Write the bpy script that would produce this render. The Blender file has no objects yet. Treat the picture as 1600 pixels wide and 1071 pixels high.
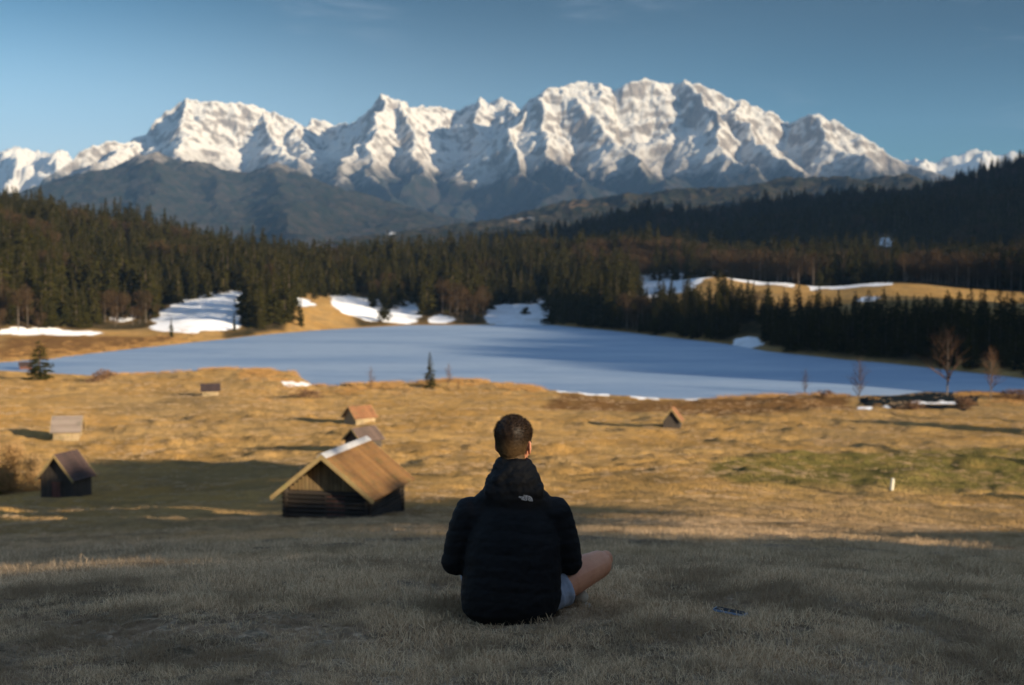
import bpy, bmesh, math, random
import numpy as np
from mathutils import Vector, Matrix
from mathutils.bvhtree import BVHTree
R = math.radians
random.seed(7); rng = np.random.default_rng(11)
S = bpy.context.scene
COL = S.collection
# ------------------------------------------------------------------ camera, sky, sun, exposure
FPX = 2222.2; PITCH = math.atan(135.5/FPX)
cam = bpy.data.cameras.new('camera'); camo = bpy.data.objects.new('camera', cam); COL.objects.link(camo)
S.camera = camo
cam.sensor_width = 36; cam.lens = 50; cam.clip_start = .1; cam.clip_end = 60000
camo.location = (0, 0, 0); camo.rotation_euler = (math.pi/2-PITCH, 0, 0)
cam.dof.use_dof = True; cam.dof.focus_distance = 6.1; cam.dof.aperture_fstop = 3.6
LH = np.array([.82, -.572]); LH = LH/np.linalg.norm(LH)      # horizontal direction towards the sun
TV = np.array([-LH[1], LH[0]])                              # across the light
EL = R(12); TANEL = math.tan(EL)
SUNAZ = math.atan2(LH[0], LH[1])
sl = bpy.data.lights.new('sun', 'SUN'); so = bpy.data.objects.new('sun', sl); COL.objects.link(so)
sl.energy = 5.0; sl.angle = R(.5); sl.color = (1, .84, .62)
sdir = Vector((LH[0]*math.cos(EL), LH[1]*math.cos(EL), math.sin(EL)))
so.rotation_euler = sdir.to_track_quat('Z', 'Y').to_euler(); so.location = (0, 0, 60)
W = bpy.data.worlds.new('World'); S.world = W; W.use_nodes = True
S.view_settings.view_transform = 'Standard'; S.view_settings.look = 'None'
S.view_settings.exposure = .9; S.view_settings.gamma = 1
HAZE_DENSITY = 3.6e-5

# ------------------------------------------------------------------ node helper
class NT:
    def __init__(s, tree): s.t = tree; s.n = tree.nodes; s.l = tree.links
    def put(s, sock, v):
        if isinstance(v, bpy.types.NodeSocket): s.l.new(v, sock)
        elif v is not None:
            if hasattr(sock.default_value, '__len__') and not hasattr(v, '__len__'): v = (v,)*len(sock.default_value)
            if hasattr(v, '__len__') and len(sock.default_value) == 4 and len(v) == 3: v = (*v, 1)
            sock.default_value = v
    def add(s, typ, props=None, **ins):
        nd = s.n.new(typ)
        for k, v in (props or {}).items(): setattr(nd, k, v)
        for k, v in ins.items():
            key = int(k[1:]) if k[0] == '_' else k.replace('_', ' ')
            s.put(nd.inputs[key], v)
        return nd
    def math(s, op, a, b=0., c=None, clamp=False):
        nd = s.add('ShaderNodeMath', {'operation': op, 'use_clamp': clamp}, _0=a, _1=b)
        if c is not None: s.put(nd.inputs[2], c)
        return nd.outputs[0]
    def vm(s, op, a, b=None, scale=None):
        nd = s.add('ShaderNodeVectorMath', {'operation': op}, _0=a)
        if b is not None: s.put(nd.inputs[1], b)
        if scale is not None: s.put(nd.inputs['Scale'], scale)
        return nd.outputs[0]
    def mix(s, f, a, b, mode='MIX'):
        nd = s.add('ShaderNodeMix', {'data_type': 'RGBA', 'blend_type': mode})
        s.put(nd.inputs[0], f); s.put(nd.inputs[6], a); s.put(nd.inputs[7], b)
        return nd.outputs[2]
    def ramp(s, v, lo, hi, a=0., b=1.):
        return s.add('ShaderNodeMapRange', {'interpolation_type': 'SMOOTHSTEP'}, _0=v, _1=lo, _2=hi, _3=a, _4=b).outputs[0]
    def noise(s, vec, scale, detail=4, rough=.55, col=False, dist=0.):
        nd = s.add('ShaderNodeTexNoise', None, Vector=vec, Scale=scale, Detail=detail, Roughness=rough, Distortion=dist)
        return nd.outputs[1 if col else 0]
    def attr(s, name):
        return s.add('ShaderNodeAttribute', {'attribute_name': name}).outputs['Fac']
def mat(name):
    m = bpy.data.materials.new(name); m.use_nodes = True; m.node_tree.nodes.clear()
    t = NT(m.node_tree); t.out = t.add('ShaderNodeOutputMaterial')
    t.geo = t.add('ShaderNodeNewGeometry'); t.tc = t.add('ShaderNodeTexCoord')
    return m, t
def principled(t, **k):
    p = t.add('ShaderNodeBsdfPrincipled', None, **k); t.l.new(p.outputs[0], t.out.inputs[0]); return p

t = NT(W.node_tree); t.n.clear()
sky = t.add('ShaderNodeTexSky', {'sky_type': 'NISHITA', 'sun_disc': False, 'sun_elevation': EL, 'sun_rotation': SUNAZ,
                                 'altitude': 900., 'air_density': 1.0, 'dust_density': .6, 'ozone_density': 3.5})
tc = t.add('ShaderNodeTexCoord')
mp = t.add('ShaderNodeMapping', None, Vector=tc.outputs['Generated'], Scale=(5, 5, 26), Rotation=(0, R(6), 0))
n1 = t.noise(mp.outputs[0], 1.7, 7, .62, dist=.5)
n2 = t.noise(tc.outputs['Generated'], 4.5, 2, .5)
cl = t.math('MULTIPLY', t.ramp(n1, .52, .80), t.ramp(n2, .50, .66))
upz = t.add('ShaderNodeSeparateXYZ', None, Vector=tc.outputs['Generated']).outputs[2]
upx = t.add('ShaderNodeSeparateXYZ', None, Vector=tc.outputs['Generated']).outputs[0]
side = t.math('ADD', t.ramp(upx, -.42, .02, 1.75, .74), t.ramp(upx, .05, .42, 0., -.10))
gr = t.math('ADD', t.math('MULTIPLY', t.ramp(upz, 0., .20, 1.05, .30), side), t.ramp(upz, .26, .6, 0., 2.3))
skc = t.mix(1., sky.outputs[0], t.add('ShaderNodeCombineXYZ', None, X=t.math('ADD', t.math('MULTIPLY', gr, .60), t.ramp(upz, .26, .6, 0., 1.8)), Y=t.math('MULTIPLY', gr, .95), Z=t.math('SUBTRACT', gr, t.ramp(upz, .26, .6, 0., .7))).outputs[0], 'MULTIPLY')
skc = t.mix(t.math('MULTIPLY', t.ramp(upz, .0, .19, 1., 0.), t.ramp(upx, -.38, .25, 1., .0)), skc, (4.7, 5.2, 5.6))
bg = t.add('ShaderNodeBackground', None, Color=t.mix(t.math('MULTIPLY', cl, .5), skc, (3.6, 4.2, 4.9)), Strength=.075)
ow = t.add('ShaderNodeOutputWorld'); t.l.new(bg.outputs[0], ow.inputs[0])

# ------------------------------------------------------------------ small helpers
def link(o, parent=None):
    COL.objects.link(o)
    if parent is not None: o.parent = parent
    return o
def tag(o, label=None, cat=None, group=None, kind=None):
    if label: o['label'] = label
    if cat: o['category'] = cat
    if group: o['group'] = group
    if kind: o['kind'] = kind
    return o
def empty(name, loc, rz=0., sc=1.):
    o = bpy.data.objects.new(name, None); COL.objects.link(o); o.empty_display_size = .2
    o.location = loc; o.rotation_euler = (0, 0, rz); o.scale = (sc,)*3 if not hasattr(sc, '__len__') else sc
    return o
def npmesh(name, v, f, attrs=None, smooth=False, mats=()):
    v = np.asarray(v, np.float32); f = np.asarray(f, np.int32); m = bpy.data.meshes.new(name)
    m.vertices.add(len(v)); m.vertices.foreach_set('co', v.ravel())
    k = f.shape[1] if len(f) else 4
    m.loops.add(f.size); m.loops.foreach_set('vertex_index', f.ravel())
    m.polygons.add(len(f)); m.polygons.foreach_set('loop_start', np.arange(len(f), dtype=np.int32)*k)
    if len(f): m.polygons.foreach_set('use_smooth', np.full(len(f), smooth))
    for n, a in (attrs or {}).items():
        a = np.asarray(a, np.float32)
        at = m.attributes.new(n, 'FLOAT' if a.ndim == 1 else 'FLOAT_VECTOR', 'POINT')
        at.data.foreach_set('value' if a.ndim == 1 else 'vector', a.ravel())
    for mm in mats: m.materials.append(mm)
    m.update(calc_edges=True); m.validate(); return m
def ob(name, mesh, parent=None):
    o = bpy.data.objects.new(name, mesh); return link(o, parent)
class MB:
    """collects polygons into one mesh"""
    def __init__(s): s.v = []; s.f = []; s.mi = []
    def quad(s, *p, mi=0):
        b = len(s.v); s.v += [tuple(q) for q in p]; s.f.append(tuple(range(b, b+len(p)))); s.mi.append(mi)
    def box(s, a, b, M=None, mi=0):
        x0, y0, z0 = a; x1, y1, z1 = b
        P = [Vector(p) for p in ((x0,y0,z0),(x1,y0,z0),(x1,y1,z0),(x0,y1,z0),(x0,y0,z1),(x1,y0,z1),(x1,y1,z1),(x0,y1,z1))]
        if M: P = [M @ p for p in P]
        b0 = len(s.v); s.v += [tuple(p) for p in P]
        for q in ((0,3,2,1),(4,5,6,7),(0,1,5,4),(1,2,6,5),(2,3,7,6),(3,0,4,7)):
            s.f.append(tuple(b0+i for i in q)); s.mi.append(mi)
    def prism(s, pts, ax, d0, d1, mi=0):
        """pts 2-D polygon extruded along axis ax ('x' or 'y')"""
        n = len(pts); b = len(s.v)
        for d in (d0, d1):
            for (a, z) in pts: s.v.append((d, a, z) if ax == 'x' else (a, d, z))
        s.f.append(tuple(b+i for i in range(n))); s.f.append(tuple(b+n+i for i in reversed(range(n)))); s.mi += [mi, mi]
        for i in range(n):
            j = (i+1) % n; s.f.append((b+i, b+n+i, b+n+j, b+j)); s.mi.append(mi)
    def tube(s, p, q, r0, r1, n=6, mi=0, cap=True):
        p = Vector(p); q = Vector(q); d = (q-p)
        if d.length < 1e-6: return
        d.normalize(); a = d.orthogonal().normalized(); c = d.cross(a); b = len(s.v)
        for (o, r) in ((p, r0), (q, r1)):
            for i in range(n):
                an = 2*math.pi*i/n; s.v.append(tuple(o + a*math.cos(an)*r + c*math.sin(an)*r))
        for i in range(n):
            j = (i+1) % n; s.f.append((b+i, b+j, b+n+j, b+n+i)); s.mi.append(mi)
        if cap:
            s.f.append(tuple(b+i for i in reversed(range(n)))); s.f.append(tuple(b+n+i for i in range(n))); s.mi += [mi, mi]
    def mesh(s, name, mats, smooth=False):
        m = bpy.data.meshes.new(name); m.from_pydata(s.v, [], s.f)
        for k in mats: m.materials.append(k)
        m.polygons.foreach_set('material_index', s.mi)
        m.polygons.foreach_set('use_smooth', [smooth]*len(s.f))
        bm = bmesh.new(); bm.from_mesh(m); bmesh.ops.recalc_face_normals(bm, faces=bm.faces); bm.to_mesh(m); bm.free()
        m.update(); return m
    def build(s, name, mats, parent=None, smooth=False):
        return ob(name, s.mesh(name, mats if isinstance(mats, (list, tuple)) else [mats], smooth), parent)

# ------------------------------------------------------------------ numpy noise
def _h(ix, iy, seed):
    h = (ix*374761393 + iy*668265263 + seed*974634777) & 0xffffffff
    h = ((h ^ (h >> 13))*1274126177) & 0xffffffff
    return ((h ^ (h >> 16)) & 0xffff)/65535.
def gn(x, y, seed=0):
    ix = np.floor(x).astype(np.int64); iy = np.floor(y).astype(np.int64); fx = x-ix; fy = y-iy
    u = fx*fx*fx*(fx*(fx*6-15)+10); v = fy*fy*fy*(fy*(fy*6-15)+10)
    def g(i, j):
        a = _h(ix+i, iy+j, seed)*2*math.pi
        return np.cos(a)*(fx-i) + np.sin(a)*(fy-j)
    return ((g(0,0)*(1-u)+g(1,0)*u)*(1-v) + (g(0,1)*(1-u)+g(1,1)*u)*v)*1.5
def fbm(x, y, o=4, seed=0, g=.5):
    r = 0.; a = 1.
    for i in range(o): r = r+a*gn(x, y, seed+i*17); x = x*2.03+3.1; y = y*2.03+7.7; a *= g
    return r
def ridged(x, y, o=5, seed=0, g=.5):
    r = 0.; a = 1.; w = 1.
    for i in range(o):
        n = (1-np.abs(gn(x, y, seed+i*13)))**2; r = r+a*n*w; w = np.clip(n*1.4, 0, 1); x = x*2.1+1.7; y = y*2.1+5.3; a *= g
    return r
def sst(a, b, x): t_ = np.clip((x-a)/(b-a), 0, 1); return t_*t_*(3-2*t_)

# ------------------------------------------------------------------ terrain height
LAKE = -30.
def yr(py): return -LAKE/math.tan(PITCH+math.atan((py-535.5)/FPX))      # distance at which the lake level is seen at a row
near_px = [-400,0,80,150,250,330,400,455,490,520,560,640,720,800,860,950,1060,1150,1260,1330,1400,1450,1520,1600,1800,2100]
near_py = [566,569,575,580,579,574,574,580,602,603,600,598,593,601,610,618,623,619,613,613,611,604,605,607,608,606]
far_px = [-400,0,80,160,250,350,430,500,560,640,760,860,940,1040,1140,1200,1320,1400,1500,1600,1800,2100]
far_py = [563,557,553,545,537,528,520,515,512,508,508,508,515,526,537,547,558,563,572,580,594,604]
near_r = [yr(p) for p in near_py]; far_r = [yr(p) for p in far_py]
PR = np.array([(0,-1.52),(4,-1.56),(6.3,-1.62),(7.5,-1.72),(9,-1.98),(14,-2.95),(20,-4.05),(30,-6.0),(50,-9.75),(81,-15.1),(105,-17.9),
               (133,-20.6),(165,-23.2),(196,-25.3),(230,-27.0),(265,-28.2),(296,-28.9),(322,-29.5),(333,-29.9)])
FAR = {   # column: list of (metres beyond the far shore, height)
 -400: [(0,-30),(60,-29),(115,-28),(280,5),(480,45),(800,20),(1500,-30),(4000,-60)],
 0:    [(0,-30),(60,-29),(115,-28),(280,-2),(480,25),(800,5),(1300,-30),(4000,-60)],
 200:  [(0,-30),(60,-29.2),(120,-28),(290,-12),(480,9),(760,-12),(1300,-40),(4000,-60)],
 380:  [(0,-30),(15,-29.4),(150,-17),(300,-13),(430,-8),(700,-20),(1300,-45),(4000,-60)],
 470:  [(0,-30),(12,-28.5),(50,-22),(150,-19),(430,-9),(700,-20),(1300,-45),(4000,-60)],
 600:  [(0,-30),(8,-29.4),(150,-19),(260,-15),(400,-9),(700,-22),(1300,-45),(4000,-60)],
 800:  [(0,-30),(8,-29.4),(150,-22),(260,-13),(400,-6),(800,-10),(1300,5),(1500,0),(2500,-40),(4000,-60)],
 1000: [(0,-30),(8,-29),(80,-22),(250,-11.5),(450,-3),(800,-5),(1000,10),(1450,42),(1900,30),(2800,-30),(4000,-50)],
 1100: [(0,-30),(8,-29),(70,-22),(190,-10),(260,-6.8),(330,-9),(600,-8),(900,10),(1500,50),(1900,40),(2800,-20),(4000,-50)],
 1200: [(0,-30),(6,-29),(60,-23),(160,-15),(245,-11.6),(300,-14),(600,-10),(900,14),(1600,62),(2100,52),(3000,-20),(4000,-50)],
 1280: [(0,-30),(6,-29),(60,-23),(160,-16.5),(245,-13.8),(300,-16),(600,-10),(900,18),(1650,68),(2100,60),(3000,-20),(4000,-50)],
 1400: [(0,-30),(6,-29),(60,-22),(110,-16.8),(240,-11.6),(330,-15),(600,-8),(900,25),(1700,70),(2100,62),(3000,-20),(4000,-50)],
 1600: [(0,-30),(6,-29),(60,-23),(110,-19.5),(250,-15.2),(350,-18),(600,-2),(900,36),(1750,108),(2200,98),(3000,0),(4000,-50)],
 1900: [(0,-30),(6,-29),(60,-23),(110,-19.5),(250,-12),(350,-10),(600,20),(900,85),(1750,180),(2200,170),(3000,40),(4000,-50)],
 2300: [(0,-30),(6,-29),(60,-23),(110,-18),(250,-8),(350,0),(600,40),(900,120),(1750,260),(2200,240),(3000,60),(4000,-50)],
}
FC = sorted(FAR)
def uv(x, y): return x*LH[0]+y*LH[1], x*TV[0]+y*TV[1]
UA = 75.
RA_t = [-120,-80,-30,5,17,29,45,60,72,85,92,110,120,135]
RA_z = [15,16,15.2,14.2,12.4,9.9,7.9,6.8,4.6,2.6,1.2,-1.5,-4,-14]
RB_t = [285,300,320,350,400,470,520,550,575]
RB_z = [-20,8,22,40,46,46,40,14,-20]
def H(x, y, bumps=True, casters=True):
    x = np.asarray(x, float); y = np.asarray(y, float)
    r = np.hypot(x, y); th = np.arctan2(x, y)
    thc = np.clip(th, -.60, .60); px = 800+FPX*np.tan(thc)
    rn = np.interp(px, near_px, near_r); rf = np.interp(px, far_px, far_r)
    rp = np.where(r < 215, r, 215+(r-215)*(333-215)/(rn-215))
    zn = np.interp(rp, PR[:,0], PR[:,1])
    zn = zn - 1.2*sst(620, 380, px)*sst(85, 120, r)*sst(230, 150, r)
    rr = r-rf
    zf = np.zeros_like(r); w0 = np.zeros_like(r)
    for i, c in enumerate(FC):
        P = np.array(FAR[c]); zc = np.interp(rr, P[:,0], P[:,1])
        lo = FC[i-1] if i else -1e9; hi = FC[i+1] if i+1 < len(FC) else 1e9
        w = np.clip(np.where(px < c, (px-lo)/(c-lo) if i else 1., (hi-px)/(hi-c) if i+1 < len(FC) else 1.), 0, 1)
        w = w*w*(3-2*w); zf += w*zc; w0 += w
    zf /= np.maximum(w0, 1e-6)
    lake = np.minimum(r-rn, rf-r)                  # > 0 inside the lake
    z = np.where(r < rn, zn, zf)
    z = np.where(lake > 0, LAKE-.05-1.4*sst(0, 14, lake), z)
    # behind and beside the camera the hill goes on
    back = sst(.65, 1.7, np.abs(th)); z = z*(1-back) + (-1.6-.01*r)*back
    # far-field relief
    if bumps:
        k = sst(500, 900, r)*sst(0, 60, rr)
        z = z + k*(fbm(x/170, y/170, 4, 3)*7 + sst(1100, 1700, r)*fbm(x/420, y/420, 4, 31)*18)
        dry = np.where(lake > 0, 0., 1.)*sst(0, 12, np.abs(lake))
        b = .045*fbm(x/.9, y/.9, 3, 5)*sst(2, 5, r)*sst(60, 25, r) + .10*fbm(x/4.2, y/3.2, 3, 8)*sst(9, 22, r)*sst(700, 300, r)
        b = b + .60*fbm(x/42, y/13, 3, 45)*sst(70, 120, r)*sst(420, 330, r) + (.75*np.clip(fbm(x/7, y/5, 3, 47)-.12, 0, .6)*sst(90, 140, r)*sst(-.3, .25, fbm(x/60, y/60, 2, 49)) + .07*fbm(x/6, y/5, 3, 21) + .42*fbm(x/24, y/16, 2, 41) + .15*np.minimum(fbm(x/11, y/6, 2, 43), .15))*sst(35, 110, r)*sst(800, 400, r)
        z = z + b*dry
    if casters:  # unseen ridges and hill, shaped to throw shade into the view
        u, t_ = uv(x, y)
        za = np.interp(t_, RA_t, RA_z)+.5*fbm(t_/14, u/60, 3, 77)*sst(8, 20, t_)
        ka = np.where(u < UA, sst(UA-62, UA-4, u), sst(UA+160, UA, u))*sst(-180, -100, t_)*sst(140, 118, t_)
        z = z + np.maximum(za-z, 0)*ka
        zb = np.interp(t_, RB_t, RB_z)+1.5*fbm(t_/25, u/40, 3, 79)
        kb = np.where(u < 120, sst(5, 115, u), sst(330, 140, u))*sst(284, 296, t_)*sst(580, 560, t_)
        z = z + np.maximum(zb-z, 0)*kb
        g = np.exp(-((u-470)/300)**2)*sst(800, 1150, t_)*sst(3000, 2300, t_)*sst(.42, .62, np.abs(x)/np.maximum(y, 1))*(x > 0)
        z = z + 330*g
    return z
def ray(px, py):
    u = (px-800)/FPX; v = -(py-535.5)/FPX
    return np.array([u, math.cos(PITCH)+v*math.sin(PITCH), -math.sin(PITCH)+v*math.cos(PITCH)])
_rs = np.concatenate([np.linspace(4, 60, 600), np.linspace(60.2, 500, 2200), np.linspace(501, 2600, 1400)])
def at(px, py, after=0.):
    """ground point seen at a place in the photograph"""
    d = ray(px, py); d = d/math.hypot(d[0], d[1]); z = H(_rs*d[0], _rs*d[1], casters=False)
    z = np.maximum(z, LAKE); i = np.where((d[2]*_rs <= z) & (_rs > after))[0]
    k = _rs[i[0]] if len(i) else 1500.
    return np.array([d[0]*k, d[1]*k, float(z[i[0]] if len(i) else 0)])
def far(px, py, Y):
    d = ray(px, py); return d*Y/d[1]
def gz(x, y): return float(H(np.array([x]), np.array([y]))[0])
def pxr(px, r):
    a = math.atan((px-800)/FPX); return r*math.sin(a), r*math.cos(a)

# ------------------------------------------------------------------ ground sheet
rows = np.concatenate([np.linspace(.3, 4.5, 14)[:-1], np.geomspace(4.5, 30, 150)[:-1], np.geomspace(30, 430, 430)[:-1],
                       np.geomspace(430, 1000, 170)[:-1], np.geomspace(1000, 2600, 90)[:-1], np.geomspace(2600, 26000, 24)])
fine = np.linspace(-.40, .40, 520); cols = np.concatenate([np.linspace(-math.pi, -.40, 70)[:-1], fine, np.linspace(.40, math.pi, 110)[1:-1]])
TH, RR = np.meshgrid(cols, rows); GX = RR*np.sin(TH); GY = RR*np.cos(TH); GZ = H(GX, GY)
nr, nc = GX.shape
def inpoly(x, y, P):
    c = np.zeros(x.shape, bool); n = len(P)
    for i in range(n):
        x1, y1 = P[i][:2]; x2, y2 = P[(i+1) % n][:2]
        if y1 == y2: continue
        c ^= ((y1 > y) != (y2 > y)) & (x < (x2-x1)*(y-y1)/(y2-y1)+x1)
    return c
def patch(polys, soft=1):
    """patches on the ground given by the corners one sees in the photograph"""
    a = np.zeros(GX.shape, np.float32)
    wx = GX+fbm(GX/14, GY/14, 3, 51)*3.5*sst(150, 500, RR); wy = GY+fbm(GX/14, GY/14, 3, 57)*6*sst(150, 500, RR)
    for P in polys:
        a[inpoly(wx, wy, [at(*p) for p in P])] = 1
    for _ in range(soft):
        a[1:-1, 1:-1] = (a[1:-1,1:-1]*2+a[:-2,1:-1]+a[2:,1:-1]+a[1:-1,:-2]+a[1:-1,2:])/6
    return a
SNOW = [[(236,512),(250,488),(290,466),(320,458),(388,457),(382,480),(375,515),(300,521),(250,520)],
        [(165,503),(172,488),(205,487),(215,500)], [(0,523),(0,512),(70,514),(150,517),(160,524),(60,525)],
        [(518,478),(515,455),(545,462),(590,468),(640,470),(660,488),(655,506),(620,507),(570,500),(540,495)],
        [(672,505),(676,492),(704,492),(706,506)], [(757,508),(760,486),(790,466),(862,464),(864,508)],
        [(1143,541),(1150,529),(1190,527),(1194,543),(1170,545)],
        [(995,446),(1000,430),(1060,422),(1120,419),(1180,425),(1225,431),(1246,446),(1236,449),(1215,438),(1150,430),(1100,430),(1092,440),(1070,452),(1030,452)],
        [(1262,449),(1275,437),(1320,434),(1390,437),(1395,442),(1300,446),(1280,452)],
        [(1340,470),(1345,464),(1375,465),(1385,470),(1360,474)],
        [(445,470),(470,466),(492,474),(478,482),(452,480)]]
SHORE = [[(862,606),(905,609),(960,614),(952,621),(900,617),(866,612)], [(985,616),(1010,618),(1012,625),(984,622)], [(1016,619),(1030,620),(1030,626),(1016,626)],
         [(1068,622),(1105,619),(1106,623),(1070,627)], [(438,598),(470,594),(490,598),(488,605),(440,605)],
         [(1338,640),(1340,636),(1362,636),(1362,640)], [(1376,638),(1378,632),(1388,633),(1390,638)],
         [(1424,631),(1428,623),(1450,626),(1478,625),(1494,622),(1492,631),(1450,632)]]
snow = np.maximum(patch(SNOW, 5), patch(SHORE, 2)*.8)
cpx0 = 800+FPX*np.tan(np.clip(TH, -.6, .6)); rr0 = RR-np.interp(cpx0, far_px, far_r)
wob = 16*fbm(GX/22, GY/22, 3, 81)
snow = np.maximum(snow, (sst(990, 1000, cpx0)*sst(1246, 1236, cpx0)*sst(np.interp(cpx0, [990, 1080, 1120, 1240], [110, 150, 222, 225])-6, np.interp(cpx0, [990, 1080, 1120, 1240], [110, 150, 222, 225])+6, rr0+wob)*sst(300, 290, rr0)))
snow = np.maximum(snow, sst(1262, 1268, cpx0)*sst(1400, 1390, cpx0)*sst(214, 224, rr0+wob)*sst(262, 256, rr0))
snow = np.maximum(snow, (cpx0+wob > 1364)*(cpx0+wob < 1390)*(RR > 1080)*(RR < 1230)*1.); snow = np.maximum(snow, (cpx0+wob > 1520)*(cpx0+wob < 1582)*(RR > 900)*(RR < 1040)*1.)
u_, t__ = uv(GX, GY)
green = patch([[(1095,738),(1130,715),(1300,708),(1500,702),(1760,700),(1760,770),(1500,768),(1300,762),(1150,755)]], 10)
marsh = patch([[(840,640),(880,614),(1000,627),(1120,624),(1250,616),(1330,616),(1335,640),(1180,650),(1000,645)],
               [(0,560),(0,528),(160,526),(260,524),(300,528),(200,546),(80,556)]], 6)
pool = patch([[(1352,628),(1362,618),(1440,612),(1520,612),(1530,634),(1500,642),(1440,638),(1380,640)]], 2)*(1-snow)
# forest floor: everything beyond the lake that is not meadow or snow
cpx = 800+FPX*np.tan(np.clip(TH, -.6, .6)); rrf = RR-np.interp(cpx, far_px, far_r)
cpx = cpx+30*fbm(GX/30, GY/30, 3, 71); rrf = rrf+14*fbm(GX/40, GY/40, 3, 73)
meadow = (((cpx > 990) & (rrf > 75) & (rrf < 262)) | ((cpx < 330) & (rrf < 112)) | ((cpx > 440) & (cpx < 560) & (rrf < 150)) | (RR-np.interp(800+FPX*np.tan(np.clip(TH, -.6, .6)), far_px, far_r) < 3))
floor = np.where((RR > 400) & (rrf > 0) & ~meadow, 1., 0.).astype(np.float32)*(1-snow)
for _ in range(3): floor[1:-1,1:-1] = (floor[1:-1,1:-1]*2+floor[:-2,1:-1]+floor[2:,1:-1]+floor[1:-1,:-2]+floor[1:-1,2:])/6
idx = np.arange(nr*nc).reshape(nr, nc)
q = np.stack([idx[:-1,:], np.roll(idx, -1, 1)[:-1,:], np.roll(idx, -1, 1)[1:,:], idx[1:,:]], -1).reshape(-1, 4)[:, ::-1]

def ground_mat():
    m, t = mat('dry_grass_ground'); P = t.geo.outputs['Position']
    nA = t.noise(P, .07, 5, .6); nB = t.noise(P, .9, 5, .6); nC = t.noise(P, 14, 4, .7); nD = t.noise(P, .28, 4, .6)
    c = t.mix(t.ramp(nA, .35, .65), (.58, .33, .10), (.70, .43, .155))
    c = t.mix(t.math('MULTIPLY', t.ramp(nD, .44, .66), .7), c, (.33, .205, .09)); c = t.mix(t.math('MULTIPLY', t.ramp(t.noise(P, .024, 5, .6), .5, .64), .55), c, (.34, .24, .12))
    c = t.mix(t.math('MULTIPLY', t.ramp(nB, .45, .75), .5), c, (.34, .24, .12))
    c = t.mix(t.ramp(nC, .35, .75, 0, .4), c, (.26, .18, .09))
    th = t.mix(t.ramp(t.noise(P, 1.1, 4, .65), .38, .62), (.52, .37, .24), (.30, .21, .13))
    c = t.mix(t.attr('thatch'), c, t.mix(t.ramp(nC, .3, .75, 0, .5), th, (.15, .11, .07)))
    c = t.mix(t.math('MULTIPLY', t.attr('green'), t.ramp(t.noise(P, .5, 4, .6), .25, .6, .55, 1)), c, (.20, .165, .05))
    c = t.mix(t.math('MULTIPLY', t.attr('marsh'), t.ramp(nD, .3, .6, .7, 1)), c, (.22, .115, .045))
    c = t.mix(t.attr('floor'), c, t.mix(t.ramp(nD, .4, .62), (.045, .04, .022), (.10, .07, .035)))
    c = t.mix(t.ramp(t.attr('pool'), .3, .6), c, (.02, .026, .028))
    sn = t.ramp(t.math('ADD', t.attr('snow'), t.math('MULTIPLY', t.math('SUBTRACT', t.noise(P, .30, 7, .78), .5), 1.5)), .42, .58)
    c = t.mix(sn, c, t.mix(t.ramp(t.noise(P, .12, 6, .7), .42, .72), (.82, .83, .86), (.60, .59, .58)))
    # upright blades: the tiny surfaces of the turf face every way, not just up
    nz = t.vm('SUBTRACT', t.noise(P, 9, 3, .8, col=True), (.5, .5, .5))
    far_ = t.vm('SUBTRACT', t.noise(P, 4.5, 3, .8, col=True), (.5, .5, .5))
    nz = t.vm('MULTIPLY', t.vm('ADD', nz, far_), (5.5, 5.5, 0))
    nz = t.vm('SCALE', nz, scale=t.ramp(sn, 0, 1, 1, .25))
    N = t.vm('NORMALIZE', t.vm('ADD', t.vm('SCALE', t.geo.outputs['Normal'], scale=.55), nz))
    d = t.add('ShaderNodeBsdfDiffuse', None, Color=c, Roughness=.9, Normal=N)
    t.l.new(d.outputs[0], t.out.inputs[0]); return m
g = ob('ground', npmesh('ground', np.stack([GX, GY, GZ], -1).reshape(-1, 3), q,
       {'snow': snow.ravel(), 'green': green.ravel(), 'marsh': marsh.ravel(), 'floor': floor.ravel(), 'pool': pool.ravel(), 'thatch': (sst(125, 50, RR)*(1-.35*sst(35, 60, RR))).ravel()}, True, [ground_mat()]))
tag(g, kind='structure')

# lake: frozen, a sheet at lake level
def lake():
    m, t = mat('lake_ice'); P = t.geo.outputs['Position']
    mp = t.add('ShaderNodeMapping', None, Vector=P, Scale=(.6, 1.6, 1))
    n = t.noise(mp.outputs[0], .022, 6, .6); n2 = t.noise(mp.outputs[0], .09, 7, .72, dist=.6)
    c = t.mix(t.ramp(n, .38, .62), (.25, .34, .46), (.36, .44, .53))
    c = t.mix(t.ramp(n2, .47, .68, 0, .55), c, (.21, .30, .41)); c = t.mix(t.ramp(t.noise(P, .35, 5, .75), .56, .72, 0, .4), c, (.50, .56, .62))
    b = t.add('ShaderNodeBump', None, Strength=.3, Distance=.05, Height=t.noise(P, 1.5, 5, .6))
    principled(t, Base_Color=c, Roughness=.62, Normal=b.outputs[0])
    a = np.linspace(-.5, .5, 220); px = 800+FPX*np.tan(a)
    v = []; f = []
    for i in range(len(a)):
        rn = np.interp(px[i], near_px, near_r)-3; rf = np.interp(px[i], far_px, far_r)+3
        if rf < rn+1: rf = rn+1
        for k in range(13):
            r = rn+(rf-rn)*k/12; v.append((r*math.sin(a[i]), r*math.cos(a[i]), LAKE))
    for i in range(len(a)-1):
        for k in range(12): b_ = i*13+k; f.append((b_, b_+13, b_+14, b_+1))
    o = ob('lake', npmesh('lake', v, f, None, False, [m])); tag(o, kind='structure')
lake()

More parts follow.
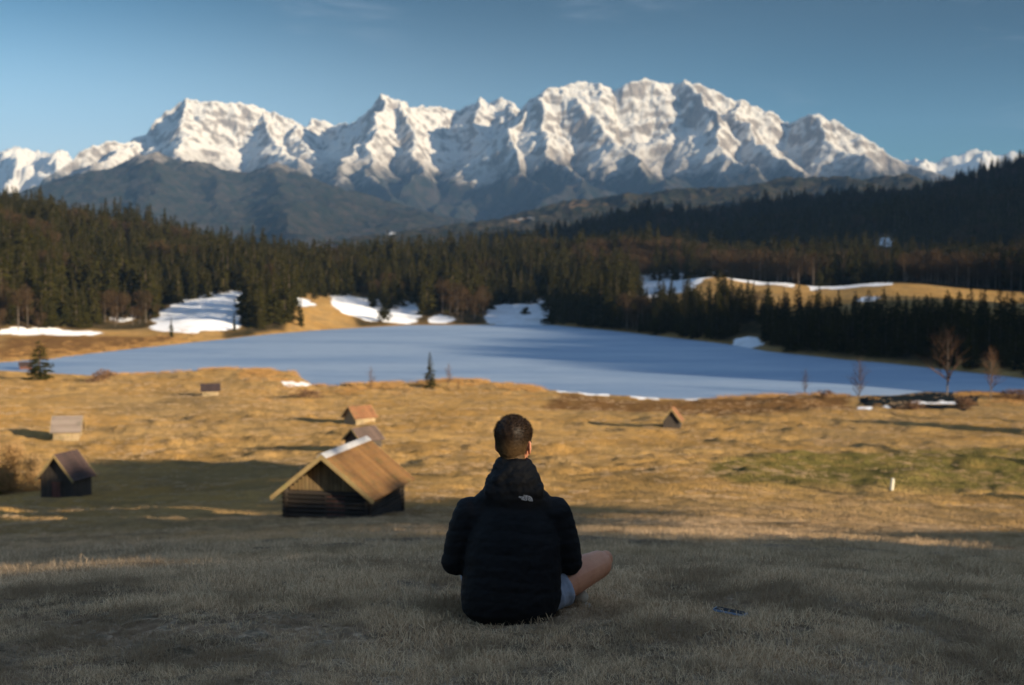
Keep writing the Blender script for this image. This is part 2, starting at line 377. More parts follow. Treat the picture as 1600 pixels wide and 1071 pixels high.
# ------------------------------------------------------------------ mountains
def ridge_field(X, Y, ridges, slope, warp=0., ws=300., seed=0, base=-60., flute=0.):
    """the highest of many ridges falling away on both sides, with gullies running down the flanks"""
    wx = X+warp*fbm(X/ws, Y/ws, 4, seed); wy = Y+warp*fbm(X/ws+9.3, Y/ws+4.1, 4, seed+5)
    Z = np.full(X.shape, base, float); SA = np.zeros(X.shape); SD = np.zeros(X.shape); off = 0.
    for Rg in ridges:
        pts = Rg['p']; sl_ = Rg.get('s', slope); off += 7000.
        for a, b in zip(pts[:-1], pts[1:]):
            ab = b[:2]-a[:2]; L = math.sqrt(max(float(ab @ ab), 1.)); k0 = ((wx-a[0])*ab[0]+(wy-a[1])*ab[1])/(L*L)
            k = np.clip(k0, 0, 1); d = np.hypot(wx-(a[0]+k*ab[0]), wy-(a[1]+k*ab[1])); z = a[2]+k*(b[2]-a[2])
            dd = d*sl_*(1.12-.34*np.clip(d/900, 0, 1)-.1*np.clip(d/2500, 0, 1)); m_ = z-dd > Z
            Z = np.where(m_, z-dd, Z); SA = np.where(m_, off+k*L, SA); SD = np.where(m_, d, SD); off += L
    if flute:
        g = ridged(SA/210+.6*fbm(X/400, Y/400, 2, seed+3), SD/900, 4, seed+21, .55)-1.0
        Z = Z+flute*g*sst(15, 260, SD)*(1-.5*sst(900, 2000, SD))
    return Z
def grid_mesh(X, Y, Z, smooth=True, mats=(), attrs=None):
    n, m = X.shape; i = np.arange(n*m).reshape(n, m)
    q = np.stack([i[:-1,:-1], i[:-1,1:], i[1:,1:], i[1:,:-1]], -1).reshape(-1, 4)
    return npmesh('m', np.stack([X, Y, Z], -1).reshape(-1, 3), q, attrs, smooth, mats)

def alpine_mat(name, treeline, snowlo, soft, rockc=(.34, .29, .24), ts=1., slope0=.465, slope1=.69):
    m, t = mat(name); P = t.geo.outputs['Position']; sp = t.add('ShaderNodeSeparateXYZ', None, Vector=P)
    N = t.add('ShaderNodeSeparateXYZ', None, Vector=t.geo.outputs['Normal']).outputs[2]
    mpz = t.add('ShaderNodeMapping', None, Vector=P, Scale=(1, 1, .35)).outputs[0]
    n1 = t.noise(P, .0022, 6, .62); n2 = t.noise(mpz, .012, 6, .68); n3 = t.noise(mpz, .035, 5, .7)
    z = t.math('ADD', sp.outputs[2], t.math('MULTIPLY', t.math('SUBTRACT', n1, .5), 420))
    z = t.math('ADD', z, t.math('MULTIPLY', t.math('SUBTRACT', n2, .5), 330))
    sl_ = t.math('ADD', N, t.math('MULTIPLY', t.math('SUBTRACT', n2, .5), .75))
    sl_ = t.math('ADD', sl_, t.math('MULTIPLY', t.math('SUBTRACT', n3, .5), .35))
    bands = t.noise(t.add('ShaderNodeMapping', None, Vector=P, Scale=(.12, .12, 1.6), Rotation=(R(9), R(-13), 0)).outputs[0], .014, 5, .65)
    sl_ = t.math('ADD', sl_, t.math('MULTIPLY', t.math('SUBTRACT', bands, .5), .55))
    sn = t.math('MULTIPLY', t.ramp(sl_, slope0, slope1), t.ramp(z, snowlo, snowlo+soft))
    rock = t.mix(t.ramp(n3, .3, .7), rockc, tuple(c*.55 for c in rockc))
    wood = t.mix(t.ramp(t.noise(P, .012*ts, 5, .65), .35, .7), (.018, .024, .018), (.055, .045, .035))
    c = t.mix(t.ramp(z, treeline, treeline+140), wood, rock)
    c = t.mix(sn, c, (.68, .64, .57))
    b = t.add('ShaderNodeBump', None, Strength=.9, Distance=28, Height=n2)
    b2 = t.add('ShaderNodeBump', None, Strength=.8, Distance=9, Height=n3, Normal=b.outputs[0])
    d = t.add('ShaderNodeBsdfDiffuse', None, Color=c, Roughness=.6, Normal=b2.outputs[0])
    t.l.new(d.outputs[0], t.out.inputs[0]); return m

def P3(lst): return [far(*p) for p in lst]
def main_massif():
    sky_ = [(60,285,9200),(100,262,9300),(150,228,9500),(200,220,9700),(218,214,9900),(238,188,10000),(262,172,10050),(295,151,10100),(320,156,10100),(345,160,10150),(372,158,10200),
            (405,168,10250),(440,179,10300),(470,190,10350),(488,200,10500),(500,188,10900),(530,190,10900),(552,192,10500),(572,169,10100),(600,146,9900),(625,158,9950),
            (650,168,10200),(685,168,10400),(725,171,10500),(742,164,10450),(758,152,10400),(772,164,10450),(785,154,10450),(800,166,10300),(812,180,9950),(828,162,9600),(838,145,9450),(852,135,9400),
            (880,137,9450),(905,129,9500),(925,128,9500),(942,140,9550),(960,138,9550),(975,131,9500),(1000,123,9500),(1030,124,9500),(1055,131,9550),(1072,126,9500),(1110,139,9500),
            (1150,158,9450),(1190,172,9400),(1232,189,9400),(1250,180,9350),(1275,178,9300),(1300,190,9300),(1340,212,9250),(1370,225,9200),(1400,240,9150),(1430,254,9100),(1460,270,9050),(1520,300,9000)]
    Rg = [{'p': P3(sky_), 's': 1.05}]
    def spur(l, s=.95): Rg.append({'p': P3(l), 's': s})
    # first massif, its bench of snow below
    spur([(295,151,10100),(300,185,9800),(285,222,9300),(270,250,8600)], .85)
    spur([(400,168,10250),(415,200,9950),(440,228,9500),(470,255,8900)], .8)
    spur([(218,214,9900),(200,232,9500),(150,250,9000)], .8)
    spur([(465,190,10350),(478,225,9900),(500,255,9300),(540,285,8600)], .8)
    # second peak with its spur towards us
    spur([(600,146,9900),(590,190,9500),(575,235,9000),(590,285,8500),(615,312,8000)], .95)
    spur([(625,158,9950),(648,200,9500),(655,250,9000),(645,295,8500)], .9)
    spur([(590,190,9500),(560,225,9200),(540,262,8700)], .85)
    # bowl and the ridges behind
    spur([(700,170,10450),(690,215,10100),(710,262,9500),(700,300,8700)], .75)
    spur([(758,152,10400),(745,205,10000),(760,250,9400),(735,300,8600),(700,345,7800)], .75)
    # third massif
    spur([(838,145,9450),(815,185,9150),(800,232,8850),(820,268,8500),(870,305,8000),(865,340,7600)], 1.)
    spur([(852,135,9400),(850,190,9000),(868,232,8700),(905,280,8200),(930,320,7600)], .95)
    spur([(880,137,9450),(930,195,9000),(985,245,8500),(1020,290,8000)], .9)
    spur([(1072,126,9500),(1110,180,9050),(1130,225,8700),(1160,262,8200)], .9)
    spur([(1150,158,9450),(1175,205,9000),(1215,238,8600),(1240,268,8200)], .85)
    spur([(1275,178,9300),(1300,220,9000),(1360,252,8600)], .85)
    # wooded feet
    spur([(735,300,8600),(640,350,7600),(560,380,6800)], .5)
    spur([(905,280,8200),(840,340,7400),(760,375,6800)], .5)
    spur([(1060,270,8200),(1010,320,7400),(960,360,6800)], .5)
    X, Y = np.meshgrid(np.linspace(-3900, 3900, 860), np.concatenate([np.linspace(6200, 8000, 90)[:-1], np.linspace(8000, 11000, 330), np.linspace(11080, 12500, 12)]))
    Z = ridge_field(X, Y, Rg, .9, 70, 420, 3, -80, 20)
    h = np.clip((Z-150)/900, 0, 1)
    Z = Z + h*(ridged(X/300, Y/300, 6, 91, .56)-1.15)*36*np.clip((1400-Z)/700, .35, 1) + sst(-80, 300, Z)*(1-h)*(ridged(X/500, Y/500, 4, 19)-1)*45
    Z = Z + h*fbm(X/60, Y/60, 3, 61)*14
    Z = np.where(Y > 11000, Z-(Y-11000)*.5, Z)
    o = ob('mountain', grid_mesh(X, Y, Z, True, [alpine_mat('limestone_and_snow', 430, 450, 270)]))
    tag(o, kind='structure')
main_massif()

def range_(name, sky_, spurs, m, xr, yr_, n, slope, warp, seed, rough, base=-90):
    Rg = [{'p': P3(sky_)}]+[{'p': P3(s)} for s in spurs]
    X, Y = np.meshgrid(np.linspace(*xr, n[0]), np.linspace(*yr_, n[1]))
    Z = ridge_field(X, Y, Rg, slope, warp, 500, seed, base)
    Z = Z + sst(base, base+250, Z)*(ridged(X/rough[0], Y/rough[0], 5, seed+2)-1.1)*rough[1]
    Z = Z + sst(base, base+150, Z)*fbm(X/22, Y/22, 2, seed+9)*rough[2]
    o = ob(name, grid_mesh(X, Y, Z, True, [m])); tag(o, kind='structure')
# wooded mountain before the massif
range_('mountain', [(20,310,6600),(60,296,6600),(120,272,6600),(180,250,6600),(238,236,6600),(290,246,6600),(340,264,6600),(375,263,6600),(430,253,6600),(470,263,6500),
        (520,287,6400),(560,306,6300),(620,340,6100),(670,364,6000),(730,388,5900)],
       [[(238,236,6600),(250,290,5900),(230,350,5300)],[(430,253,6600),(440,300,6000),(470,360,5300)],[(340,264,6600),(350,320,5800)],[(120,272,6600),(100,330,5800)]],
       alpine_mat('mountain_wood', 420, 900, 100, ts=1.5), (-3100, 500), (4900, 8000), (420, 260), .42, 60, 133, (420, 26, 5))
# distant snowy ranges at both sides
am = alpine_mat('distant_snow', -200, 100, 300, slope0=.3, slope1=.5)
range_('mountain', [(-60,240,13500),(0,238,13500),(28,231,13500),(52,244,13500),(75,240,13500),(95,237,13500),(120,252,13500),(160,262,13500),(240,280,13500)],
       [[(28,231,13500),(20,275,12600)],[(95,237,13500),(85,275,12600)],[(60,243,13500),(50,270,12800)]], am, (-6200, -2800), (12000, 15000), (220, 150), .8, 120, 211, (500, 90, 10))
range_('mountain', [(1360,268,14500),(1420,249,14500),(1436,243,14500),(1455,249,14500),(1490,246,14500),(1525,233,14500),(1545,243,14500),(1580,244,14500),(1620,247,14500),(1700,252,14500)],
       [[(1525,233,14500),(1530,262,13700)],[(1436,243,14500),(1440,262,13800)]], am, (3000, 7200), (13000, 16000), (220, 150), .8, 120, 311, (500, 80, 10))
# brown wooded hill behind the dark one
def far_hill():
    m, t = mat('far_hill_wood'); P = t.geo.outputs['Position']
    n = t.noise(P, .004, 5, .6); n2 = t.noise(P, .03, 5, .7); n3 = t.noise(P, .0016, 3, .5)
    c = t.mix(t.ramp(n2, .35, .7), (.018, .024, .016), (.07, .055, .035))
    c = t.mix(t.ramp(n, .60, .68), c, (.26, .16, .08))
    c = t.mix(t.math('MULTIPLY', t.ramp(n3, .63, .70), t.ramp(n2, .48, .6)), c, (.75, .78, .82))
    b = t.add('ShaderNodeBump', None, Strength=1, Distance=9, Height=n2)
    d = t.add('ShaderNodeBsdfDiffuse', None, Color=c, Roughness=.7, Normal=b.outputs[0]); t.l.new(d.outputs[0], t.out.inputs[0])
    range_('hills', [(790,378,4300),(830,352,4300),(870,332,4300),(920,313,4300),(1000,298,4300),(1100,288,4300),(1200,281,4300),(1330,272,4300),(1420,276,4300),(1500,285,4300),(1700,300,4300)],
       [[(1000,298,4300),(960,335,3900)],[(1200,281,4300),(1180,310,3900)],[(1330,272,4300),(1330,300,3900)]], m, (-500, 2300), (3200, 5600), (420, 220), .22, 50, 411, (300, 18, 5))
far_hill()

# ------------------------------------------------------------------ trees
def bark(name, c):
    m, t = mat(name); n = t.noise(t.tc.outputs['Object'], 6, 5, .7)
    principled(t, Base_Color=t.mix(n, c, tuple(k*.45 for k in c)), Roughness=.9); return m
def leafmat(name, a, b, scale=.8, trans=.25):
    m, t = mat(name); n = t.noise(t.geo.outputs['Position'], scale, 3, .6)
    oi = t.add('ShaderNodeObjectInfo').outputs['Random']
    c = t.mix(t.ramp(n, .3, .7), a, b); c = t.mix(t.math('MULTIPLY', t.attr('tint'), .5), c, tuple(k*1.8 for k in b))
    d = t.add('ShaderNodeBsdfDiffuse', None, Color=c, Roughness=.7); tr = t.add('ShaderNodeBsdfTranslucent', None, Color=c)
    mx = t.add('ShaderNodeMixShader', None, Fac=trans); t.l.new(d.outputs[0], mx.inputs[1]); t.l.new(tr.outputs[0], mx.inputs[2])
    t.l.new(mx.outputs[0], t.out.inputs[0]); return m
M_SPR = leafmat('spruce_needles', (.012, .014, .004), (.040, .034, .009), .12, .12)
M_SPRB = bark('spruce_bark', (.12, .085, .06))
M_TWIG = leafmat('bare_twigs', (.13, .075, .045), (.20, .115, .065), .5, .1)
M_BARK = bark('grey_bark', (.22, .17, .13))
M_LARCH = leafmat('tawny_twigs', (.034, .023, .012), (.068, .042, .021), .1, .1)

def spruce_arrays(seed, h=18., spread=.17, levels=24, nb=8, ragged=.25, pw=.78):
    rg = random.Random(seed); V = []; F = []; T = []
    for i in range(levels):
        k = i/(levels-1); z = h*(.07+.91*k**.93); Rr = h*spread*(1-k)**pw*rg.uniform(1-ragged, 1.08)+.12
        for j in range(max(4, int(nb*(1-.45*k)))):
            an = rg.uniform(0, 6.283); L = Rr*rg.uniform(.72, 1.12); dr = L*rg.uniform(.22, .5); w = L*rg.uniform(.2, .32)+.1
            ca, sa = math.cos(an), math.sin(an); zz = z+rg.uniform(-.3, .3)
            tint = rg.uniform(0, 1)
            b = len(V)
            V += [(ca*.05, sa*.05, zz), (ca*L*.5-sa*w, sa*L*.5+ca*w, zz-dr*.75), (ca*L, sa*L, zz-dr*.8), (ca*L*.5+sa*w, sa*L*.5-ca*w, zz-dr*.75),
                  (ca*L*.52, sa*L*.52, zz-dr*.25)]
            F += [(b, b+1, b+4, b), (b+1, b+2, b+4, b+1), (b+2, b+3, b+4, b+2), (b+3, b, b+4, b+3)]; T += [tint]*5
            # hanging twigs along the branch
            for q_ in range(3):
                f = rg.uniform(.35, 1.02); o_ = rg.uniform(-w, w)*.7; hh = rg.uniform(.35, .8)*(.4+.6*(1-k)); ww = rg.uniform(.14, .3)
                cx, cy = ca*L*f-sa*o_, sa*L*f+ca*o_; a2 = rg.uniform(0, 3.14); dx, dy = math.cos(a2)*ww, math.sin(a2)*ww; b = len(V); zt = zz-dr*.6*f
                V += [(cx-dx, cy-dy, zt), (cx+dx, cy+dy, zt), (cx+dx*.2, cy+dy*.2, zt-hh), (cx-dx*.2, cy-dy*.2, zt-hh*.9)]
                F += [(b, b+1, b+2, b+3)]; T += [tint*.7]*4
    b = len(V); V += [(.12, 0, h*.9), (-.06, .1, h*.9), (-.06, -.1, h*.9), (0, 0, h*1.02)]
    F += [(b, b+1, b+3, b), (b+1, b+2, b+3, b+1), (b+2, b, b+3, b+2)]; T += [.5]*4
    return V, F, T
def tri_fix(V, F):
    return [tuple(dict.fromkeys(f)) for f in F]
def mixed_mesh(name, V, F, T, mats, mi=None):
    m = bpy.data.meshes.new(name); m.from_pydata(V, [], tri_fix(V, F))
    a = m.attributes.new('tint', 'FLOAT', 'POINT'); a.data.foreach_set('value', T)
    for k in mats: m.materials.append(k)
    if mi: m.polygons.foreach_set('material_index', mi)
    m.update(); return m
def trunk_arrays(h, r, top=.93, n=6):
    mb = MB(); mb.tube((0, 0, -.6), (0, 0, h*.35), r, r*.72, n); mb.tube((0, 0, h*.35), (0, 0, h*top), r*.72, r*.12, n); return mb
SPR = []
for k, (h, sp_, rg_) in enumerate([(18, .165, .22), (17, .20, .3), (19.5, .14, .25), (16, .17, .45)]):
    V, F, T = spruce_arrays(100+k, h, sp_, 25, 8, rg_, [.78, .62, .95, .45][k]); tk = trunk_arrays(h, h*.013)
    SPR.append((h, V, F, T, tk, mixed_mesh('crown', V, F, T, [M_SPR]), tk.mesh('trunk', [M_SPRB])))

def bare_arrays(seed, h=12., spread=.30, depth=5, twig=.02, up=.55, start=.25, nlimb=16):
    rg = random.Random(seed); limbs = MB(); T = []
    def grow(p, d, L, r, lev):
        seg = 3 if lev < 2 else 2; q = p
        for s in range(seg):
            d2 = (d+Vector((rg.gauss(0, .16), rg.gauss(0, .16), rg.gauss(.05, .12)))).normalized(); nx = q+d2*L/seg; r2 = r*(1-.3/seg*(s+1)/1)
            limbs.tube(q, nx, r, r2, 3, cap=False); q = nx; d = d2; r = r2
            if lev < depth-1:
                for _ in range(rg.choice((1, 2)) if lev else 2):
                    sd = (d+Vector((rg.gauss(0, .75), rg.gauss(0, .75), rg.gauss(up*.4, .35)))).normalized(); grow(q, sd, L*rg.uniform(.45, .72), r*.55, lev+1)
    for i in range(nlimb):
        k = start+(1-start)*i/nlimb; an = i*2.4+rg.uniform(-.4, .4); z = h*k*.92
        d = Vector((math.cos(an)*(1-.35*k), math.sin(an)*(1-.35*k), up+.5*k)).normalized()
        grow(Vector((0, 0, z)), d, h*spread*(1.15-.75*abs(k-.45)-.3*k), h*.0115*(1.3-k), 4-min(depth, 4) if depth < 4 else 1)
    return limbs
BARE = []
for k, (h, s_, u_2, st) in enumerate([(12, .36, .75, .18), (13, .30, .9, .22), (9, .28, 1.0, .12)]):
    lm = bare_arrays(300+k, h, s_, 4, .02, u_2, st); cm = lm.mesh('crown', [M_TWIG]); tk = trunk_arrays(h, h*.014, .95)
    BARE.append((h, cm, tk.mesh('trunk', [M_BARK])))
# tawny broad crowns of leafless woodland trees: twig sprays through an uneven crown
def spray_arrays(seed, h=16., rad=.26, n=900, zc=.54, zr=.46, size=.5):
    rg = random.Random(seed); V = []; F = []; T = []
    lobes = [(rg.gauss(0, .42), rg.gauss(0, .42), rg.uniform(-.75, .8), rg.uniform(.35, .6)) for _ in range(13)]
    for i in range(n):
        lx, ly, lz, lr = rg.choice(lobes); a = Vector((rg.gauss(0, 1), rg.gauss(0, 1), rg.gauss(0, 1))).normalized()*(rg.random()**.4)*lr
        c = Vector(((lx+a.x)*h*rad, (ly+a.y)*h*rad, h*(zc+(lz+a.z)*zr*.75)))
        o_ = Vector((a.x, a.y, a.z+.5)).normalized(); d = (o_+Vector((rg.gauss(0, .5), rg.gauss(0, .5), rg.gauss(.2, .5)))).normalized()
        s_ = d.orthogonal().normalized(); s_.rotate(Matrix.Rotation(rg.uniform(0, 6.28), 3, d)); L = size*rg.uniform(.8, 2.); w = size*rg.uniform(.12, .3); b = len(V)
        V += [tuple(c-d*L*.5), tuple(c+s_*w), tuple(c+d*L*.6), tuple(c-s_*w)]; F.append((b, b+1, b+2, b+3)); T += [rg.random()]*4
    return V, F, T
LAR = []
for k, (h, rd) in enumerate([(15, .27), (16, .24), (13, .30)]):
    V, F, T = spray_arrays(400+k, h, rd); LAR.append((h, mixed_mesh('crown', V, F, T, [M_LARCH]), trunk_arrays(h, h*.014, .8).mesh('trunk', [M_BARK])))

def plant(name, parts, loc, h, label, cat, group=None, wide=1., parent=None):
    """one tree: an Empty at its foot with crown and trunk"""
    H0, cm, tm = parts; s = h/H0
    r_ = empty(name, loc, random.uniform(0, 6.28), (s*wide, s*wide, s)); tag(r_, label, cat, group)
    ob('crown', cm, r_); ob('trunk', tm, r_); return r_
def sp_parts(k): return (SPR[k][0], SPR[k][5], SPR[k][6])

# where woods stand (column of the photo, metres beyond the far shore)
def wood(px, rr, r):
    if (1360 < px < 1394 and 1050 < r < 1250) or (1516 < px < 1586 and 860 < r < 1045): return False
    px = px+14*math.sin(rr*.21+px*.05)+7*math.sin(rr*.63+px*.13)
    if r > 1060: return px > 700
    if px < 235: return rr > (112 if px < 165 else 118)
    if px < 388: return rr > 158
    if px < 462: return rr > 14
    if px < 520: return rr > 150 or (500 < px and rr > 95)
    if px < 655: return rr > 158 or (585 < px < 622 and rr > 60)
    if px < 672: return rr > 8
    if px < 706: return rr > 42
    if px < 758: return rr > 5
    if px < 864: return rr > 150 or (812 < px < 826 and rr > 110)
    if px < 990: return rr > 3
    if px < 1146: return 3 < rr < 78 or rr > 268
    if px < 1196: return 55 < rr < 80 or rr > 258
    return 3 < rr < (74 if px < 1500 else 62) or rr > (262 if px < 1300 else 285)
trees = []
def scatter(r0, r1, a0, a1, step, hm, cond=None):
    xs = np.arange(r1*math.sin(a0) if a0 < 0 else 0, r1*math.sin(a1), step); ys = np.arange(r0*.75, r1, step)
    X, Y = np.meshgrid(xs, ys); X = (X+rng.uniform(-.5, .5, X.shape)*step).ravel(); Y = (Y+rng.uniform(-.5, .5, Y.shape)*step).ravel()
    r = np.hypot(X, Y); a = np.arctan2(X, Y); ok = (r > r0) & (r < r1) & (a > a0) & (a < a1); X, Y, r, a = X[ok], Y[ok], r[ok], a[ok]
    px = 800+FPX*np.tan(a); rr = r-np.interp(px, far_px, far_r); Z = H(X, Y)
    for x, y, z, p, q_, R_ in zip(X, Y, Z, px, rr, r):
        if q_ > 2 and wood(p, q_, R_) and (cond is None or cond(p, q_)): trees.append((x, y, z, p, q_, R_, hm*rng.uniform(.5, 1.25)*(1+.22*math.sin(x*.045+y*.02)*math.sin(y*.037))*(.61 if p > 985 and q_ < 90 else 1.)))
scatter(380, 1060, -.43, .43, 6.6, 18.5)
scatter(330, 760, -.02, .43, 5.6, 18.5, lambda p, q_: p > 865 and q_ < 70)
scatter(1060, 2500, -.05, .50, 13., 20)
def is_tawny(x, y, p, q_, R_):
    n = float(gn(np.array([x/45]), np.array([y/45]), 5)[0])
    if R_ > 1060: return n > .45
    if p > 860 and q_ > 255: return n > .05
    if p < 520 and q_ > 200: return n > .42
    return n > .50
spr = []; taw = []
for T_ in trees:
    (taw if is_tawny(T_[0], T_[1], T_[3], T_[4], T_[5]) else spr).append(T_)
# individuals: the ones that show largest, first of all the front rows
def score(T_):
    x, y, z, p, q_, R_, h = T_
    if p < -20 or p > 1620: return 1e9
    front = 0 if q_ < 26 or (p < 235 and q_ < 135) or (235 < p < 388 and q_ < 185) or (p > 520 and p < 864 and q_ < 180) else 250
    return R_+front
spr.sort(key=score); taw.sort(key=lambda T_: score(T_) if score(T_) < 1e8 else 1e9)
def stand(p, q_):
    if p < 235: return 'spruce in the sunlit forest on the hill left of the lake', 'spruces of the sunlit left hillside forest'
    if p < 388: return 'spruce at the edge of the big snow field beyond the lake', 'spruces around the snow field'
    if p < 500: return 'spruce in the clump on the small knoll beside the snow field', 'spruces on the shore knoll'
    if p < 864: return 'dark spruce in the forest beyond the middle of the lake', 'spruces of the middle forest'
    if p < 1170: return 'near black spruce in the stand on the right far shore, below the snow rimmed meadow', 'spruces of the middle right shore stand'
    return 'near black spruce in the long shaded stand along the right shore of the lake', 'spruces of the long right shore stand'
NIND = 280
for T_ in spr[:NIND]:
    x, y, z, p, q_, R_, h = T_; lb, gp = stand(p, q_)
    plant('spruce_tree', sp_parts(rng.integers(4)), (x, y, z), h, lb, 'tree', gp, rng.uniform(1.2, 1.6))
NT_ = 150
for T_ in taw[:NT_]:
    x, y, z, p, q_, R_, h = T_; L_ = LAR[rng.integers(3)]
    plant('bare_tree', L_, (x, y, z), h*.78, 'tawny leafless tree among the spruces ' + ('left of the lake' if p < 500 else 'beyond the middle of the lake' if p < 900 else 'behind the meadow at the right'), 'tree',
          'leafless woodland trees ' + ('left' if p < 500 else 'middle' if p < 900 else 'right'), rng.uniform(.9, 1.2))

def instancer(name, protos, pts, var, rot, scl, mats):
    """ONE object of stuff: prototypes and points in one mesh, geometry nodes put a prototype on each point"""
    V = []; F = []; MI = []; A = []; T = []; MC = []
    for k, (v, f, t_, mi, col) in enumerate(protos):
        b = len(V); V += list(v); F += [tuple(b+i for i in q_) for q_ in tri_fix(v, f)]; A += [k+1]*len(v); T += list(t_); MI += list(mi)
    n0 = len(V); V += [tuple(p) for p in pts]
    m = bpy.data.meshes.new(name); m.from_pydata(V, [], F)
    def at_(n, typ, key, arr):
        a = m.attributes.new(n, typ, 'POINT'); a.data.foreach_set(key, np.asarray(arr, np.float32).ravel())
    at_('proto', 'FLOAT', 'value', A+[0]*len(pts)); at_('var', 'FLOAT', 'value', [0]*n0+[v+1 for v in var]); at_('tint', 'FLOAT', 'value', T+[0]*len(pts))
    at_('rot', 'FLOAT_VECTOR', 'vector', np.concatenate([np.zeros((n0, 3)), np.asarray(rot)])); at_('scl', 'FLOAT_VECTOR', 'vector', np.concatenate([np.ones((n0, 3)), np.asarray(scl)]))
    for q_ in mats: m.materials.append(q_)
    m.polygons.foreach_set('material_index', MI); m.update()
    o = ob(name, m); ng = bpy.data.node_groups.new(name+'_nodes', 'GeometryNodeTree')
    ng.interface.new_socket('Geometry', in_out='INPUT', socket_type='NodeSocketGeometry'); ng.interface.new_socket('Geometry', in_out='OUTPUT', socket_type='NodeSocketGeometry')
    N = ng.nodes; L = ng.links; gi = N.new('NodeGroupInput'); go = N.new('NodeGroupOutput'); jn = N.new('GeometryNodeJoinGeometry')
    def named(nm, dt='FLOAT'):
        a = N.new('GeometryNodeInputNamedAttribute'); a.data_type = dt; a.inputs['Name'].default_value = nm; return a.outputs[0]
    def eq(src, k):
        c = N.new('FunctionNodeCompare'); c.data_type = 'FLOAT'; c.operation = 'EQUAL'; L.new(src, c.inputs[0]); c.inputs[1].default_value = k; c.inputs['Epsilon'].default_value = .1; return c.outputs[0]
    for k in range(len(protos)):
        s1 = N.new('GeometryNodeSeparateGeometry'); L.new(gi.outputs[0], s1.inputs[0]); L.new(eq(named('proto'), k+1), s1.inputs['Selection'])
        s2 = N.new('GeometryNodeSeparateGeometry'); L.new(gi.outputs[0], s2.inputs[0]); L.new(eq(named('var'), k+1), s2.inputs['Selection'])
        ip = N.new('GeometryNodeInstanceOnPoints'); L.new(s2.outputs[0], ip.inputs['Points']); L.new(s1.outputs[0], ip.inputs['Instance'])
        er = N.new('FunctionNodeEulerToRotation'); L.new(named('rot', 'FLOAT_VECTOR'), er.inputs[0]); L.new(er.outputs[0], ip.inputs['Rotation'])
        L.new(named('scl', 'FLOAT_VECTOR'), ip.inputs['Scale']); L.new(ip.outputs[0], jn.inputs[0])
    L.new(jn.outputs[0], go.inputs[0]); md = o.modifiers.new('scatter', 'NODES'); md.node_group = ng
    return o
rest = spr[NIND:]; rest_t = taw[NT_:]
protos = []
for k in range(4):
    h, V, F, T, tk, _, _ = SPR[k]; b = len(V)
    protos.append((V+tk.v, F+[tuple(b+i for i in f) for f in tk.f], T+[0]*len(tk.v), [0]*len(F)+[1]*len(tk.f), None))
for k in range(3):
    V, F, T = spray_arrays(400+k, *[(15, .27), (16, .24), (13, .30)][k]); protos.append((V, F, T, [2]*len(F), None))
pts = []; var = []; rot = []; scl = []
for T_ in rest+rest_t:
    tw = T_ in rest_t if False else None
for grp, off, nv, hs in ((rest, 0, 4, [s[0] for s in SPR]), (rest_t, 4, 3, [15, 16, 13])):
    for x, y, z, p, q_, R_, h in grp:
        k = int(rng.integers(nv)); s = h*(.8 if off else 1)/hs[k]; w = s*rng.uniform(1.15, 1.55)
        if R_ > 1060: w *= 1.25
        pts.append((x, y, z)); var.append(off+k); rot.append((rng.normal(0, .02), rng.normal(0, .02), rng.uniform(0, 6.28))); scl.append((w, w, s))
# wooded hills outside the frame, right of the field, which shade the far shore
for _ in range(900):
    u0 = rng.uniform(60, 200); t0 = rng.uniform(318, 560); x, y = u0*LH[0]+t0*TV[0], u0*LH[1]+t0*TV[1]
    k = int(rng.integers(4)); s = rng.uniform(.55, .95); pts.append((x, y, gz(x, y))); var.append(k); rot.append((0, 0, rng.uniform(0, 6.28))); scl.append((s, s, s))
fo = instancer('forest', protos, pts, var, rot, scl, [M_SPR, M_SPRB, M_LARCH]); tag(fo, kind='stuff')
fo['label'] = 'dense spruce forest beyond the lake and up the hills'; fo['category'] = 'forest'
print('trees', len(spr), len(taw))

# ------------------------------------------------------------------ added trees out of view at the right, crowns shaped to shade the slope
M_CASTER = leafmat('caster_foliage', (.03, .045, .018), (.055, .07, .025))
def ut(u0, t0): return u0*LH[0]+t0*TV[0], u0*LH[1]+t0*TV[1]
def caster_tree(t0, zlo, zhi, rad, lab, seed, u0=UA, n=2200):
    x, y = ut(u0, t0); z0 = gz(x, y); rg = random.Random(seed); V = []; F = []; T = []
    while len(F) < n:
        a = Vector((rg.uniform(-1, 1), rg.uniform(-1, 1), rg.uniform(-1, 1)))
        if abs(a.x)**3+abs(a.y)**3+abs(a.z)**3 > rg.uniform(.75, 1.05): continue
        c = Vector((a.x*rad, a.y*rad, (zhi+zlo)/2-z0+a.z*(zhi-zlo)/2)); d = Vector((rg.gauss(0, 1), rg.gauss(0, 1), rg.gauss(.3, 1))).normalized(); s_ = d.orthogonal().normalized()
        s_.rotate(Matrix.Rotation(rg.uniform(0, 6.28), 3, d)); L = rg.uniform(.25, .6); w = L*.4; b = len(V)
        V += [tuple(c-d*L), tuple(c+s_*w), tuple(c+d*L), tuple(c-s_*w)]; F.append((b, b+1, b+2, b+3)); T += [rg.random()]*4
    r_ = empty('shade_caster_tree', (x, y, z0)); tag(r_, lab, 'tree', 'added shade casters right of the slope')
    ob('crown', mixed_mesh('crown', V, F, T, [M_CASTER]), r_); ob('trunk', trunk_arrays((zhi+zlo)/2-z0+.5, .22, .95).mesh('trunk', [M_SPRB]), r_)
BELT = [(9.9, 14.3, 25, 2.1), (12.4, 14.0, 25, 2.2), (15.5, 13.8, 25, 2.2)]
for i, t0 in enumerate(np.arange(10.6, 51, 3.2)): BELT.append((t0, np.interp(t0, [10, 20, 30, 36, 50], [14.7, 13.5, 12.6, 12.2, 11.5]), 25, 2.2))
